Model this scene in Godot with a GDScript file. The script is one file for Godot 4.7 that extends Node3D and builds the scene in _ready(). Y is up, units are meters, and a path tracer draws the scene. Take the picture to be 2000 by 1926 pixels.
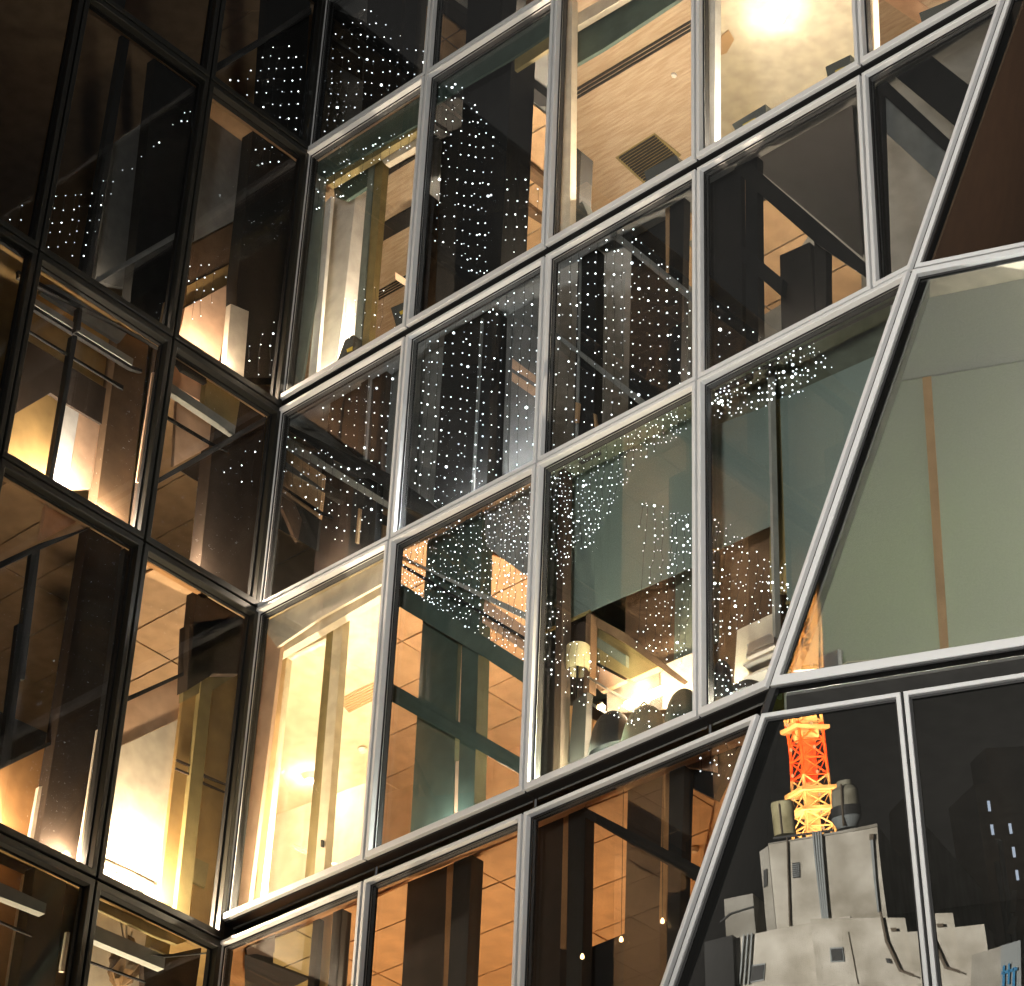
extends Node3D
# A re-entrant corner of a glass office building at night, seen from the street below.
# Wing A: plane x = XA, faces +x.  Wing B: plane z = ZB, faces +z.  Facet C: leans out, folds back from B along a slanted crease.
const XA := -11.845
const ZB := -9.8
const BAY := 1.273
const EYE := Vector3(0, 1.6, 0)
const LV := [17.56, 15.87, 13.405, 11.71, 9.26, 7.57]   # sill and head heights of the window rows
var rng := RandomNumberGenerator.new()
var cam_basis: Basis
var M := {}
var office: Node3D
var used := {}
var fac := {}

# ------------------------------------------------------------------ naming helpers
func numbered(n: String) -> String:
	if not used.has(n):
		used[n] = 0
		return n
	used[n] += 1
	return "%s_%03d" % [n, used[n]]

func thing(called: String, label: String, category: String, at := Vector3.ZERO, group := "") -> Node3D:
	var o := Node3D.new()
	o.name = numbered(called)
	add_child(o)
	o.position = at
	tag(o, label, category, group)
	return o

func tag(o: Node, label: String, category: String, group := "") -> void:
	o.set_meta("label", label)
	o.set_meta("category", category)
	if group != "":
		o.set_meta("group", group)

func put(called: String, mesh: Mesh, mat: Material, parent: Node) -> MeshInstance3D:
	var o := MeshInstance3D.new()
	o.name = called
	o.mesh = mesh
	o.material_override = mat
	if mesh.get_surface_count() > 0:
		mesh.surface_set_material(0, mat)
	o.material_override = null
	parent.add_child(o, true)
	return o

func mesh_of(v: PackedVector3Array, n := PackedVector3Array()) -> ArrayMesh:
	var a := []
	a.resize(Mesh.ARRAY_MAX)
	a[Mesh.ARRAY_VERTEX] = v
	if n.size() > 0:
		a[Mesh.ARRAY_NORMAL] = n
	var m := ArrayMesh.new()
	m.add_surface_from_arrays(Mesh.PRIMITIVE_TRIANGLES, a)
	return m

func quad(v: PackedVector3Array, a: Vector3, b: Vector3, c: Vector3, d: Vector3) -> void:
	v.append_array([a, b, c, a, c, d])

func add_box(v: PackedVector3Array, lo: Vector3, hi: Vector3, t := Transform3D.IDENTITY) -> void:
	var p := []
	for i in 8:
		p.append(t * Vector3(hi.x if i & 1 else lo.x, hi.y if i & 2 else lo.y, hi.z if i & 4 else lo.z))
	for f in [[0, 1, 3, 2], [5, 4, 6, 7], [4, 0, 2, 6], [1, 5, 7, 3], [2, 3, 7, 6], [4, 5, 1, 0]]:
		quad(v, p[f[0]], p[f[1]], p[f[2]], p[f[3]])

func box_mesh(lo: Vector3, hi: Vector3, t := Transform3D.IDENTITY) -> ArrayMesh:
	var v := PackedVector3Array()
	add_box(v, lo, hi, t)
	return mesh_of(v)

func add_bar(v: PackedVector3Array, a: Vector3, b: Vector3, r: float, sides := 5, r2 := -1.0) -> void:
	if r2 < 0.0:
		r2 = r
	var d := (b - a).normalized()
	var s := d.cross(Vector3.UP if absf(d.y) < 0.9 else Vector3.RIGHT).normalized()
	var t := s.cross(d)
	for i in sides:
		var w0 := TAU * i / sides
		var w1 := TAU * (i + 1) / sides
		var e0 := s * cos(w0) + t * sin(w0)
		var e1 := s * cos(w1) + t * sin(w1)
		quad(v, a + e0 * r, a + e1 * r, b + e1 * r2, b + e0 * r2)
		v.append_array([a, a + e1 * r, a + e0 * r, b, b + e0 * r2, b + e1 * r2])

func lathe(profile: Array, sides := 20) -> ArrayMesh:      # profile of Vector2(radius, y)
	var v := PackedVector3Array()
	for k in profile.size() - 1:
		var p: Vector2 = profile[k]
		var q: Vector2 = profile[k + 1]
		for i in sides:
			var c0 := Vector2.from_angle(TAU * i / sides)
			var c1 := Vector2.from_angle(TAU * (i + 1) / sides)
			quad(v, Vector3(c0.x * p.x, p.y, c0.y * p.x), Vector3(c1.x * p.x, p.y, c1.y * p.x), Vector3(c1.x * q.x, q.y, c1.y * q.x), Vector3(c0.x * q.x, q.y, c0.y * q.x))
	return mesh_of(v)

# ------------------------------------------------------------------ sight lines of the photograph
const TILES := {1: [0, 0, 2.6957], 2: [0, 600, 2.6957], 3: [0, 1226, 2.6957], 4: [500, 0, 2.6957], 5: [500, 600, 2.6957], 6: [500, 1226, 2.6957], 7: [1000, 0, 2.6957], 8: [1000, 600, 2.6957], 9: [1000, 1226, 2.6957], 10: [1300, 0, 2.6957], 11: [1300, 600, 2.6957], 12: [1300, 1226, 2.6957], 13: [540, 240, 3.494], 14: [1340, 1080, 5.897], 15: [0, 560, 4.967], 16: [0, 1600, 4.4545], 17: [1040, 1180, 5.2417], 18: [1480, 1360, 3.3346]}

func sight(tile: int, x: float, y: float) -> Vector3:
	var t: Array = TILES[tile]
	return (cam_basis * Vector3(t[0] + x / t[2] - 1000.0, 963.0 - t[1] - y / t[2], -5359.9)).normalized()

func on_plane(d: Vector3, n: Vector3, p: Vector3, from := EYE) -> Vector3:
	return from + d * ((p - from).dot(n) / d.dot(n))

func mirrored(d: Vector3) -> Vector3:
	var n: Vector3 = fac.C.n
	return d - n * 2.0 * d.dot(n)

func pairs(tile: int, flat: Array) -> Array:
	var r := []
	for i in range(0, flat.size(), 2):
		r.append(sight(tile, flat[i], flat[i + 1]))
	return r

# a flat board: polygon of world points, given thickness away from the eye
func board(pts: Array, back: Vector3) -> ArrayMesh:
	var c := Vector3.ZERO
	for p in pts:
		c += p
	c /= pts.size()
	var n := Vector3.ZERO
	for i in pts.size():
		n += (pts[i] - c).cross(pts[(i + 1) % pts.size()] - c)
	n = n.normalized()
	var ax: Vector3 = (pts[1] - pts[0]).normalized()
	var ay := n.cross(ax)
	var flat := PackedVector2Array()
	for p in pts:
		flat.append(Vector2((p - c).dot(ax), (p - c).dot(ay)))
	var tri := Geometry2D.triangulate_polygon(flat)
	var v := PackedVector3Array()
	for i in range(0, tri.size(), 3):
		v.append_array([pts[tri[i]], pts[tri[i + 2]], pts[tri[i + 1]], pts[tri[i]] + back, pts[tri[i + 1]] + back, pts[tri[i + 2]] + back])
	for i in pts.size():
		var j := (i + 1) % pts.size()
		quad(v, pts[i], pts[j], pts[j] + back, pts[i] + back)
	return mesh_of(v)

# ------------------------------------------------------------------ materials
func noise_tex(freq: float, lo: Color, hi: Color, octaves := 4, sx := 256, normal := false) -> NoiseTexture2D:
	var n := FastNoiseLite.new()
	n.seed = 7
	n.frequency = freq
	n.fractal_octaves = octaves
	var t := NoiseTexture2D.new()
	t.width = sx
	t.height = sx
	t.seamless = true
	t.noise = n
	if normal:
		t.as_normal_map = true
		t.bump_strength = 2.0
	else:
		var g := Gradient.new()
		g.set_color(0, lo)
		g.set_color(1, hi)
		t.color_ramp = g
	return t

func mat(albedo: Color, rough := 0.8, tex: Texture2D = null, scale := Vector3.ONE, metal := 0.0, spec := 0.4) -> StandardMaterial3D:
	var m := StandardMaterial3D.new()
	m.albedo_color = albedo.linear_to_srgb()
	m.roughness = rough
	m.metallic = metal
	m.metallic_specular = spec
	if tex:
		m.albedo_texture = tex
		m.uv1_triplanar = true
		m.uv1_world_triplanar = true
		m.uv1_scale = scale
	return m

func glow(c: Color, e: float) -> StandardMaterial3D:
	var m := StandardMaterial3D.new()
	m.albedo_color = Color(0.8, 0.8, 0.8)
	m.emission_enabled = true
	m.emission = c
	m.emission_energy_multiplier = e
	return m

func glass(alpha: float, spec := 1.0) -> StandardMaterial3D:
	var m := StandardMaterial3D.new()
	m.albedo_color = Color(0.02, 0.025, 0.022, alpha)
	m.transparency = BaseMaterial3D.TRANSPARENCY_ALPHA
	m.roughness = 0.0
	m.metallic_specular = spec
	return m

func materials() -> void:
	var fine := noise_tex(0.02, Color(0.86, 0.86, 0.86), Color(1, 1, 1))
	var grain := noise_tex(0.035, Color(0.84, 0.8, 0.76), Color(1, 1, 1), 5)
	var stain := noise_tex(0.012, Color(0.62, 0.6, 0.56), Color(1, 1, 1), 6, 512)
	M.silver = mat(Color(0.5, 0.505, 0.5), 0.5, null, Vector3.ONE, 0.1, 0.45)
	M.dark_metal = mat(Color(0.01, 0.0098, 0.0075), 0.4, null, Vector3.ONE, 0.1, 0.45)  # shade on the frames of wing A is put into this dark colour
	M.rubber = mat(Color(0.008, 0.008, 0.008), 0.6)
	M.slab = mat(Color(0.09, 0.088, 0.082), 0.9, fine, Vector3.ONE)
	M.tan = mat(Color(0.52, 0.34, 0.18), 0.75, fine, Vector3.ONE * 0.9)
	M.orange = mat(Color(0.46, 0.25, 0.1), 0.75, fine, Vector3.ONE * 0.9)
	M.ochre = mat(Color(0.42, 0.27, 0.1), 0.75, fine, Vector3.ONE * 0.9)
	M.olive = mat(Color(0.3, 0.24, 0.1), 0.6, fine, Vector3.ONE * 0.9)
	M.wood = mat(Color(0.6, 0.49, 0.35), 0.6, grain, Vector3(0.35, 2.0, 3.2))
	M.cream = mat(Color(0.8, 0.72, 0.56), 0.7, fine, Vector3.ONE)
	M.yellow = mat(Color(0.8, 0.71, 0.5), 0.7, fine, Vector3.ONE)
	M.peach = mat(Color(0.78, 0.52, 0.34), 0.7, fine, Vector3.ONE)
	M.white = mat(Color(0.82, 0.8, 0.74), 0.7, fine, Vector3.ONE)
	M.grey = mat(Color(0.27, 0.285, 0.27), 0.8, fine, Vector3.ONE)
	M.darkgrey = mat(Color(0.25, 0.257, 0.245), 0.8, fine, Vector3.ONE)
	M.black = mat(Color(0.028, 0.028, 0.027), 0.6, fine, Vector3.ONE)
	M.brown = mat(Color(0.06, 0.042, 0.03), 0.8, fine, Vector3.ONE)
	M.midbrown = mat(Color(0.16, 0.1, 0.055), 0.8, fine, Vector3.ONE)
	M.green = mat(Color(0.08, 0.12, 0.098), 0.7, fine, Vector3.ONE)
	M.teal = mat(Color(0.2, 0.24, 0.21), 0.6, fine, Vector3.ONE)
	M.blind = mat(Color(0.215, 0.28, 0.25), 0.9, noise_tex(0.15, Color(0.9, 0.9, 0.9), Color(1, 1, 1), 2), Vector3.ONE * 2.0)
	M.pale_blind = mat(Color(0.44, 0.44, 0.395), 0.9, noise_tex(0.15, Color(0.9, 0.9, 0.9), Color(1, 1, 1), 2), Vector3.ONE * 2.0)
	M.blind2 = mat(Color(0.18, 0.21, 0.155), 0.9, fine, Vector3.ONE)
	for b in [M.blind, M.pale_blind]:
		b.backlight_enabled = true
		b.backlight = Color(0.62, 0.66, 0.56)
	M.steel = mat(Color(0.5, 0.5, 0.48), 0.3, null, Vector3.ONE, 0.9)
	M.fixture = mat(Color(0.34, 0.35, 0.31), 0.5, fine, Vector3.ONE)
	M.yellowmark = mat(Color(0.6, 0.45, 0.05), 0.6)
	M.device = mat(Color(0.045, 0.055, 0.055), 0.5)
	M.bagdark = mat(Color(0.012, 0.014, 0.016), 0.55, null, Vector3.ONE, 0.0, 0.5)
	M.baggreen = mat(Color(0.05, 0.075, 0.06), 0.45)
	M.shade = mat(Color(0.45, 0.42, 0.25), 0.7)
	M.shade.backlight_enabled = true
	M.shade.backlight = Color(0.5, 0.45, 0.25)
	M.wrap = mat(Color(0.22, 0.14, 0.07), 0.3, grain, Vector3.ONE * 3.0, 0.0, 0.6)
	M.blue = mat(Color(0.01, 0.17, 0.35), 0.6)
	M.glassV = glass(0.22)
	M.glassS = glass(0.42)
	M.glassA = glass(0.4, 0.33)
	M.glassC = glass(0.45)
	M.glassD = glass(0.93)
	M.inner_glass = glass(0.03)
	M.door_glass = glass(0.06, 0.5)
	M.led = [glow(Color(0.9, 0.96, 1.0), 2.4), glow(Color(0.93, 0.98, 1.0), 5.0), glow(Color(0.95, 1.0, 1.0), 14.0)]
	M.lamp_warm = glow(Color(1.0, 0.82, 0.55), 9.0)
	M.lamp_hot = glow(Color(1.0, 0.9, 0.75), 30.0)
	M.lamp_strip = glow(Color(1.0, 0.72, 0.42), 1.3)
	M.lamp_cool = glow(Color(0.8, 0.9, 1.0), 6.0)
	# the city that the glass mirrors
	M.concrete = mat(Color(0.68, 0.645, 0.57), 0.85, stain, Vector3.ONE * 0.16)
	M.concrete2 = mat(Color(0.5, 0.48, 0.43), 0.85, stain, Vector3.ONE * 0.12)
	M.darkblock = mat(Color(0.035, 0.035, 0.035), 0.85, stain, Vector3.ONE * 0.1)
	M.pipe = mat(Color(0.22, 0.24, 0.24), 0.5)
	M.pipebrown = mat(Color(0.1, 0.075, 0.05), 0.7)
	M.tank = mat(Color(0.66, 0.6, 0.36), 0.6, stain, Vector3.ONE * 0.3)
	M.tankgrey = mat(Color(0.42, 0.4, 0.31), 0.6, stain, Vector3.ONE * 0.3)
	M.towerred = mat(Color(0.78, 0.1, 0.022), 0.6)
	M.towerwhite = mat(Color(0.8, 0.62, 0.36), 0.6)
	M.asphalt = mat(Color(0.05, 0.05, 0.05), 0.9, stain, Vector3.ONE * 0.5)

# ------------------------------------------------------------------ facade frames and panes
func facets() -> void:
	fac.A = {o = Vector3(XA, 0, ZB), u = Vector3(0, 0, 1), v = Vector3.UP, n = Vector3(1, 0, 0)}
	fac.B = {o = Vector3(XA, 0, ZB), u = Vector3(1, 0, 0), v = Vector3.UP, n = Vector3(0, 0, 1)}
	var w := Vector3(0.459, 1, 0).normalized()
	var u := Vector3(cos(deg_to_rad(22.5)), 0, -sin(deg_to_rad(22.5)))
	var n := u.cross(w).normalized()
	fac.C = {o = Vector3(crease(10.0), 10.0, ZB), u = u, v = n.cross(u).normalized(), n = n}

func crease(y: float) -> float:
	return -6.483 + 0.459 * (y - 11.721)

func fp(f: Dictionary, a: float, b: float, d := 0.0) -> Vector3:      # facade coordinates to the world; d is outward
	return f.o + f.u * a + f.v * b + f.n * d

func inset(poly: Array, by: Array) -> Array:
	var r := []
	var k := poly.size()
	for i in k:
		var p0: Vector2 = poly[(i + k - 1) % k]
		var p1: Vector2 = poly[i]
		var p2: Vector2 = poly[(i + 1) % k]
		var d0 := (p1 - p0).normalized()
		var d1 := (p2 - p1).normalized()
		var q0: Vector2 = p0 + Vector2(-d0.y, d0.x) * by[(i + k - 1) % k]
		var q1: Vector2 = p1 + Vector2(-d1.y, d1.x) * by[i]
		var hit = Geometry2D.line_intersects_line(q0, d0, q1, d1)
		r.append(hit if hit != null else q1)
	return r

# poly runs anticlockwise seen from outside: bottom edge first
func window(f: Dictionary, poly: Array, gl: Material, fm: Material, w: Array, bulge := 0.0006, tilt := Vector2.ZERO, proud := 0.02) -> Node3D:
	var o := Node3D.new()
	o.name = "window_panel"
	office.add_child(o, true)
	var k := poly.size()
	var prof := [[0.008, 0.0, proud - 0.03], [0.008, 0.0, proud - 0.003], [0.011, 0.0, proud], [-0.003, 1.0, proud], [0.0, 1.0, proud - 0.003], [0.0, 1.0, -0.03]]
	var v := PackedVector3Array()
	var rings := []
	for p in prof:
		var by := []
		for i in k:
			by.append(p[0] + p[1] * w[i])
		rings.append([inset(poly, by), p[2]])
	for q in rings.size() - 1:
		for i in k:
			var j := (i + 1) % k
			var a: Array = rings[q][0]
			var b: Array = rings[q + 1][0]
			quad(v, fp(f, a[i].x, a[i].y, rings[q][1]), fp(f, b[i].x, b[i].y, rings[q + 1][1]), fp(f, b[j].x, b[j].y, rings[q + 1][1]), fp(f, a[j].x, a[j].y, rings[q][1]))
	put("frame", mesh_of(v), fm, o)
	var ba := inset(poly, [0.0015, 0.0015, 0.0015, 0.0015, 0.0015].slice(0, k))
	var bb := inset(poly, [0.03, 0.03, 0.03, 0.03, 0.03].slice(0, k))
	v = PackedVector3Array()
	for i in k:
		var j := (i + 1) % k
		quad(v, fp(f, ba[i].x, ba[i].y, proud - 0.034), fp(f, bb[i].x, bb[i].y, proud - 0.034), fp(f, bb[j].x, bb[j].y, proud - 0.034), fp(f, ba[j].x, ba[j].y, proud - 0.034))
		quad(v, fp(f, ba[i].x, ba[i].y, proud - 0.034), fp(f, ba[j].x, ba[j].y, proud - 0.034), fp(f, ba[j].x, ba[j].y, -0.078), fp(f, ba[i].x, ba[i].y, -0.078))
		quad(v, fp(f, bb[i].x, bb[i].y, -0.031), fp(f, bb[j].x, bb[j].y, -0.031), fp(f, bb[j].x, bb[j].y, -0.078), fp(f, bb[i].x, bb[i].y, -0.078))
	put("leak_backing", mesh_of(v), M.rubber, o)  # black backing added to stop light leaks and darken the joints
	var by2 := []
	var by3 := []
	for i in k:
		by2.append(w[i] - 0.003)
		by3.append(w[i] + 0.013)
	var ga := inset(poly, by2)
	var gb := inset(poly, by3)
	v = PackedVector3Array()
	for i in k:
		var j := (i + 1) % k
		quad(v, fp(f, ga[i].x, ga[i].y, -0.01), fp(f, gb[i].x, gb[i].y, -0.012), fp(f, gb[j].x, gb[j].y, -0.012), fp(f, ga[j].x, ga[j].y, -0.01))
	put("gasket", mesh_of(v), M.rubber, o)
	put("glass_pane", pane_mesh(f, ga, bulge, tilt), gl, o)
	if fm == M.silver and gl != M.glassD:
		put("inner_pane", pane_mesh(f, ga, -bulge * 0.8, tilt * 0.4 + Vector2(rng.randf_range(-0.0015, 0.0015), rng.randf_range(-0.0015, 0.0015)), -0.05), M.inner_glass, o)
	return o

func pane_mesh(f: Dictionary, poly: Array, bulge: float, tilt: Vector2, lay := -0.018) -> ArrayMesh:
	var p: Array = poly.duplicate()
	if p.size() == 3:
		p.append(p[2])
	var N := 14
	var ph := rng.randf_range(0, TAU)
	var wav := bulge * rng.randf_range(0.12, 0.3)
	var pts := []
	for i in N + 1:
		var row := []
		for j in N + 1:
			var s := float(i) / N
			var t := float(j) / N
			var q: Vector2 = p[0].lerp(p[1], s).lerp(p[3].lerp(p[2], s), t)
			var h := bulge * 16.0 * s * (1 - s) * t * (1 - t) + wav * sin(ph + t * 9.0 + s * 3.0) * 4.0 * t * (1 - t) + tilt.x * (s - 0.5) + tilt.y * (t - 0.5)
			row.append(fp(f, q.x, q.y, lay + h))
		pts.append(row)
	var v := PackedVector3Array()
	var nn := PackedVector3Array()
	var nor := []
	for i in N + 1:
		var row := []
		for j in N + 1:
			var e: Vector3 = pts[mini(i + 1, N)][j] - pts[maxi(i - 1, 0)][j]
			var g: Vector3 = pts[i][mini(j + 1, N)] - pts[i][maxi(j - 1, 0)]
			var n := e.cross(g)
			n = f.n if n.length() < 1e-9 else n.normalized()
			row.append(n if n.dot(f.n) > 0 else -n)
		nor.append(row)
	for i in N:
		for j in N:
			for c in [[0, 0], [1, 1], [1, 0], [0, 0], [0, 1], [1, 1]]:
				v.append(pts[i + c[0]][j + c[1]])
				nn.append(nor[i + c[0]][j + c[1]])
	return mesh_of(v, nn)

# ------------------------------------------------------------------ rooms
# a closed room behind a run of windows; its side walls follow the plan directions of the fan-shaped floor
var room_no := 0
const ROOM_NAMES := ["dark void above the corner room", "corner room with the white column", "dark room with the black column", "timber ceiling room with the square grille", "cream room with the bright ceiling lamp", "small timber room beside the crease", "dark clerestory full of mirrored light dots", "yellow room with the glazed door", "room with the mirrored green columns", "bar room behind the wide blind", "room with the bright shelves", "orange room", "black upper void of the shaded wing", "peach lit room of the shaded wing", "dark tall room of the shaded wing", "clerestory bay next to the corner post", "clerestory bay with the bright wall", "tall ochre room of the shaded wing", "tall brown room of the shaded wing", "low room with the wrapped bundle", "low room with the orange wall", "brown room behind the facet", "room with the pale blinds", "dim room behind the mirroring panes", "top street side room", "upper tan street side room", "tan street side clerestory", "tall tan street side room", "lowest street side room"]
func room(fname: String, a0: float, a1: float, b0: float, b1: float, deep: float, ceiling: Material, called := "room", back: Material = null, a0t := -99.0, a1t := -99.0) -> Dictionary:
	var f: Dictionary = fac[fname]
	var o := Node3D.new()
	o.name = called
	office.add_child(o, true)
	if a0t < -90.0:
		a0t = a0
	if a1t < -90.0:
		a1t = a1
	var P0 := fp(f, a0 + 0.02, b0, -0.08)
	var P1 := fp(f, a1 - 0.02, b0, -0.08)
	var T0 := fp(f, a0t + 0.02, b1, -0.08)
	var T1 := fp(f, a1t - 0.02, b1, -0.08)
	var d0 := Vector3(P0.x - EYE.x, 0, P0.z - EYE.z).normalized()
	var d1 := Vector3(P1.x - EYE.x, 0, P1.z - EYE.z).normalized()
	var ya := P0.y + 0.03
	var yb := T0.y - 0.03
	# floor and ceiling step up behind the facade along a sloped apron
	var rise := 0.0 if fname == "C" else 0.3
	var far := Vector2(P0.x, P0.z).distance_to(Vector2(EYE.x, EYE.z))
	var run0 := maxf(0.0001, rise / (0.93 * (ya - EYE.y) / far))
	var run1 := maxf(0.0001, rise / (0.93 * (yb - EYE.y) / far))
	var y0 := ya + rise
	var y1 := yb + rise
	var lift := func(p: Vector3, y: float) -> Vector3: return Vector3(p.x, y, p.z)
	var c0: Vector3 = lift.call(T0, yb)
	var c1: Vector3 = lift.call(T1, yb)
	var e0: Vector3 = lift.call(T0 + d0 * run1, y1)
	var e1: Vector3 = lift.call(T1 + d1 * run1, y1)
	var g0: Vector3 = lift.call(T0 + d0 * deep, y1)
	var g1: Vector3 = lift.call(T1 + d1 * deep, y1)
	var k0: Vector3 = lift.call(P0, ya)
	var k1: Vector3 = lift.call(P1, ya)
	var l0: Vector3 = lift.call(P0 + d0 * run0, y0)
	var l1: Vector3 = lift.call(P1 + d1 * run0, y0)
	var m0: Vector3 = lift.call(P0 + d0 * deep, y0)
	var m1: Vector3 = lift.call(P1 + d1 * deep, y0)
	var bm: Material = back if back else M.slab
	put("ceiling", board([e0, e1, g1, g0], Vector3(0, 0.02, 0)), ceiling, o)
	put("floor", board([l0, l1, m1, m0], Vector3(0, -0.02, 0)), M.slab, o)
	if rise > 0.0:
		put("ceiling_apron", board([c0, c1, e1, e0], Vector3(0, 0.015, 0)), ceiling, o)
		put("floor_apron", board([k0, k1, l1, l0], Vector3(0, -0.015, 0)), M.slab, o)
	put("back_wall", board([m0, m1, g1, g0], (d0 + d1).normalized() * 0.03), bm, o)
	put("side_wall", board([k0, l0, m0, g0, e0, c0] if rise > 0.0 else [k0, m0, g0, c0], (P0 - P1).normalized() * 0.012), bm, o)
	put("side_wall", board([k1, l1, m1, g1, e1, c1] if rise > 0.0 else [k1, m1, g1, c1], (P1 - P0).normalized() * 0.012), bm, o)
	room_no += 1
	return {f = f, node = o, y0 = y0, y1 = y1, ya = ya, yb = yb, run0 = run0, run1 = run1, rise = rise, P0 = P0, P1 = P1, d0 = d0, d1 = d1, desc = ROOM_NAMES[room_no - 1]}

func ceil_at(r: Dictionary, depth: float) -> float:
	return r.yb + r.rise * clampf((depth - 0.08) / (r.run1 * 0.72), 0.0, 1.0)

func floor_at(r: Dictionary, depth: float) -> float:
	return r.ya + r.rise * clampf((depth - 0.08) / (r.run0 * 0.72), 0.0, 1.0)

# fittings: [name, material, plane, offset, thickness, tile, outline]
# plane "c": hung below the ceiling by offset; "d": a wall parallel to the facade, offset metres behind it
func plane_pts(r: Dictionary, plane: String, off: float, rays: Array) -> Array:
	var f: Dictionary = r.f
	var pts := []
	for d in rays:
		var p: Vector3
		if plane == "c":
			p = on_plane(d, Vector3.UP, Vector3(0, r.y1 - off, 0))
		else:
			p = on_plane(d, f.n, f.o - f.n * off)
		var behind: float = -(p - f.o).dot(f.n)
		if behind < 0.09:
			p -= f.n * (0.09 - behind)
		behind = maxf(behind, 0.09)
		p.y = clampf(p.y, floor_at(r, behind) + 0.003, ceil_at(r, behind) - 0.004)
		pts.append(p)
	return pts

func fit(r: Dictionary, list: Array) -> void:
	for it in list:
		var pts := plane_pts(r, it[2], it[3], pairs(it[5], it[6]))
		if it[0] == "column" and pts.size() == 4:
			for k in 4:
				pts[k].y = ceil_at(r, it[3]) - 0.004 if k < 2 else floor_at(r, it[3]) + 0.003
		var back: Vector3 = Vector3.UP * it[4] if it[2] == "c" else -r.f.n * it[4]
		put(it[0], board(pts, back), M[it[1]], r.node)

# a ceiling field laid in separate tiles with open joints
func tiles(r: Dictionary, m: String, off: float, tile: int, flat: Array, along := 1.45, across := 0.42) -> void:
	var pts := plane_pts(r, "c", off, pairs(tile, flat))
	var y: float = pts[0].y
	for p in pts:
		y = minf(y, p.y)
	var poly := PackedVector2Array()
	var lo := Vector2(1e9, 1e9)
	var hi := Vector2(-1e9, -1e9)
	for p in pts:
		var q := Vector2(p.x, p.z)
		poly.append(q)
		lo = lo.min(q)
		hi = hi.max(q)
	var i0 := floori(lo.x / along)
	var j0 := floori(lo.y / across)
	for i in range(i0, floori(hi.x / along) + 1):
		for j in range(j0, floori(hi.y / across) + 1):
			var g := 0.007
			var a := Vector2(i * along + g, j * across + g)
			var b := Vector2((i + 1) * along - g, (j + 1) * across - g)
			for piece in Geometry2D.intersect_polygons(poly, PackedVector2Array([a, Vector2(b.x, a.y), b, Vector2(a.x, b.y)])):
				if piece.size() < 3:
					continue
				var area := 0.0
				for k in piece.size():
					area += piece[k].cross(piece[(k + 1) % piece.size()]) * 0.5
				if absf(area) < 0.004:
					continue
				var dy := rng.randf_range(-0.0015, 0.0015)
				var w := []
				for q in piece:
					w.append(Vector3(q.x, y + dy, q.y))
				put("ceiling_tile", board(w, Vector3(0, 0.012, 0)), M[m], r.node)

# small round fittings on a ceiling: detectors, sprinkler roses
func fitting(r: Dictionary, called: String, tile: int, x: float, y: float, rad: float, m: String) -> void:
	var o := put(called, lathe([Vector2(0.0005, -0.03), Vector2(rad * 0.6, -0.028), Vector2(rad, -0.012), Vector2(rad, 0.0)], 14), M[m], r.node)
	o.position = on_plane(sight(tile, x, y), Vector3.UP, Vector3(0, r.y1 - 0.034, 0))

# slotted air outlets: parallel dark slats let into the ceiling
func slots(r: Dictionary, called: String, m: String, off: float, tile: int, from: Array, step: Array, count: int) -> void:
	for k in count:
		var q := []
		for i in range(0, from.size(), 2):
			q.append(from[i] + step[0] * k)
			q.append(from[i + 1] + step[1] * k)
		fit(r, [[called, m, "c", off, 0.01, tile, q]])

var fill_lamps := 0
# a floor-standing uplighter, unseen, added to light its room: base, stem, glowing bowl
func add_fill_lamp(r: Dictionary, along: float, depth: float, height: float, e: float, c: Color, glow_e := 3.0) -> void:
	c = c.lerp(Color(1.0, 0.96, 0.9), 0.35)
	var P: Vector3 = r.P0.lerp(r.P1, along)
	var d: Vector3 = r.d0.lerp(r.d1, along).normalized()
	var at := P + d * depth
	at.y = floor_at(r, 0.08 + depth * 0.72)
	if depth < 0.45:
		height = minf(height, 0.06)
	var o := thing("fill_lamp", "small unseen added uplighter in the " + r.desc, "lamp", at, "unseen fill lamps added to light the rooms")
	put("base", lathe([Vector2(0, 0.001), Vector2(0.06, 0.001), Vector2(0.06, 0.012), Vector2(0.012, 0.02)], 12), M.dark_metal, o)
	var v := PackedVector3Array()
	add_bar(v, Vector3(0, 0.012, 0), Vector3(0, height - 0.03, 0), 0.008, 6)
	put("stem", mesh_of(v), M.dark_metal, o)
	put("lamp_bowl", lathe([Vector2(0.001, height - 0.028), Vector2(0.02, height - 0.02), Vector2(0.03, height), Vector2(0.02, height + 0.02), Vector2(0.001, height + 0.028)], 12), glow(c, glow_e), o)
	var l := OmniLight3D.new()
	l.name = "lamp_light"
	l.position = Vector3(0, height, 0)
	l.light_color = c
	l.light_energy = e
	l.light_size = 0.025
	l.omni_range = 8.0
	l.omni_attenuation = 2.0
	l.shadow_enabled = true
	o.add_child(l)

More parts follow.
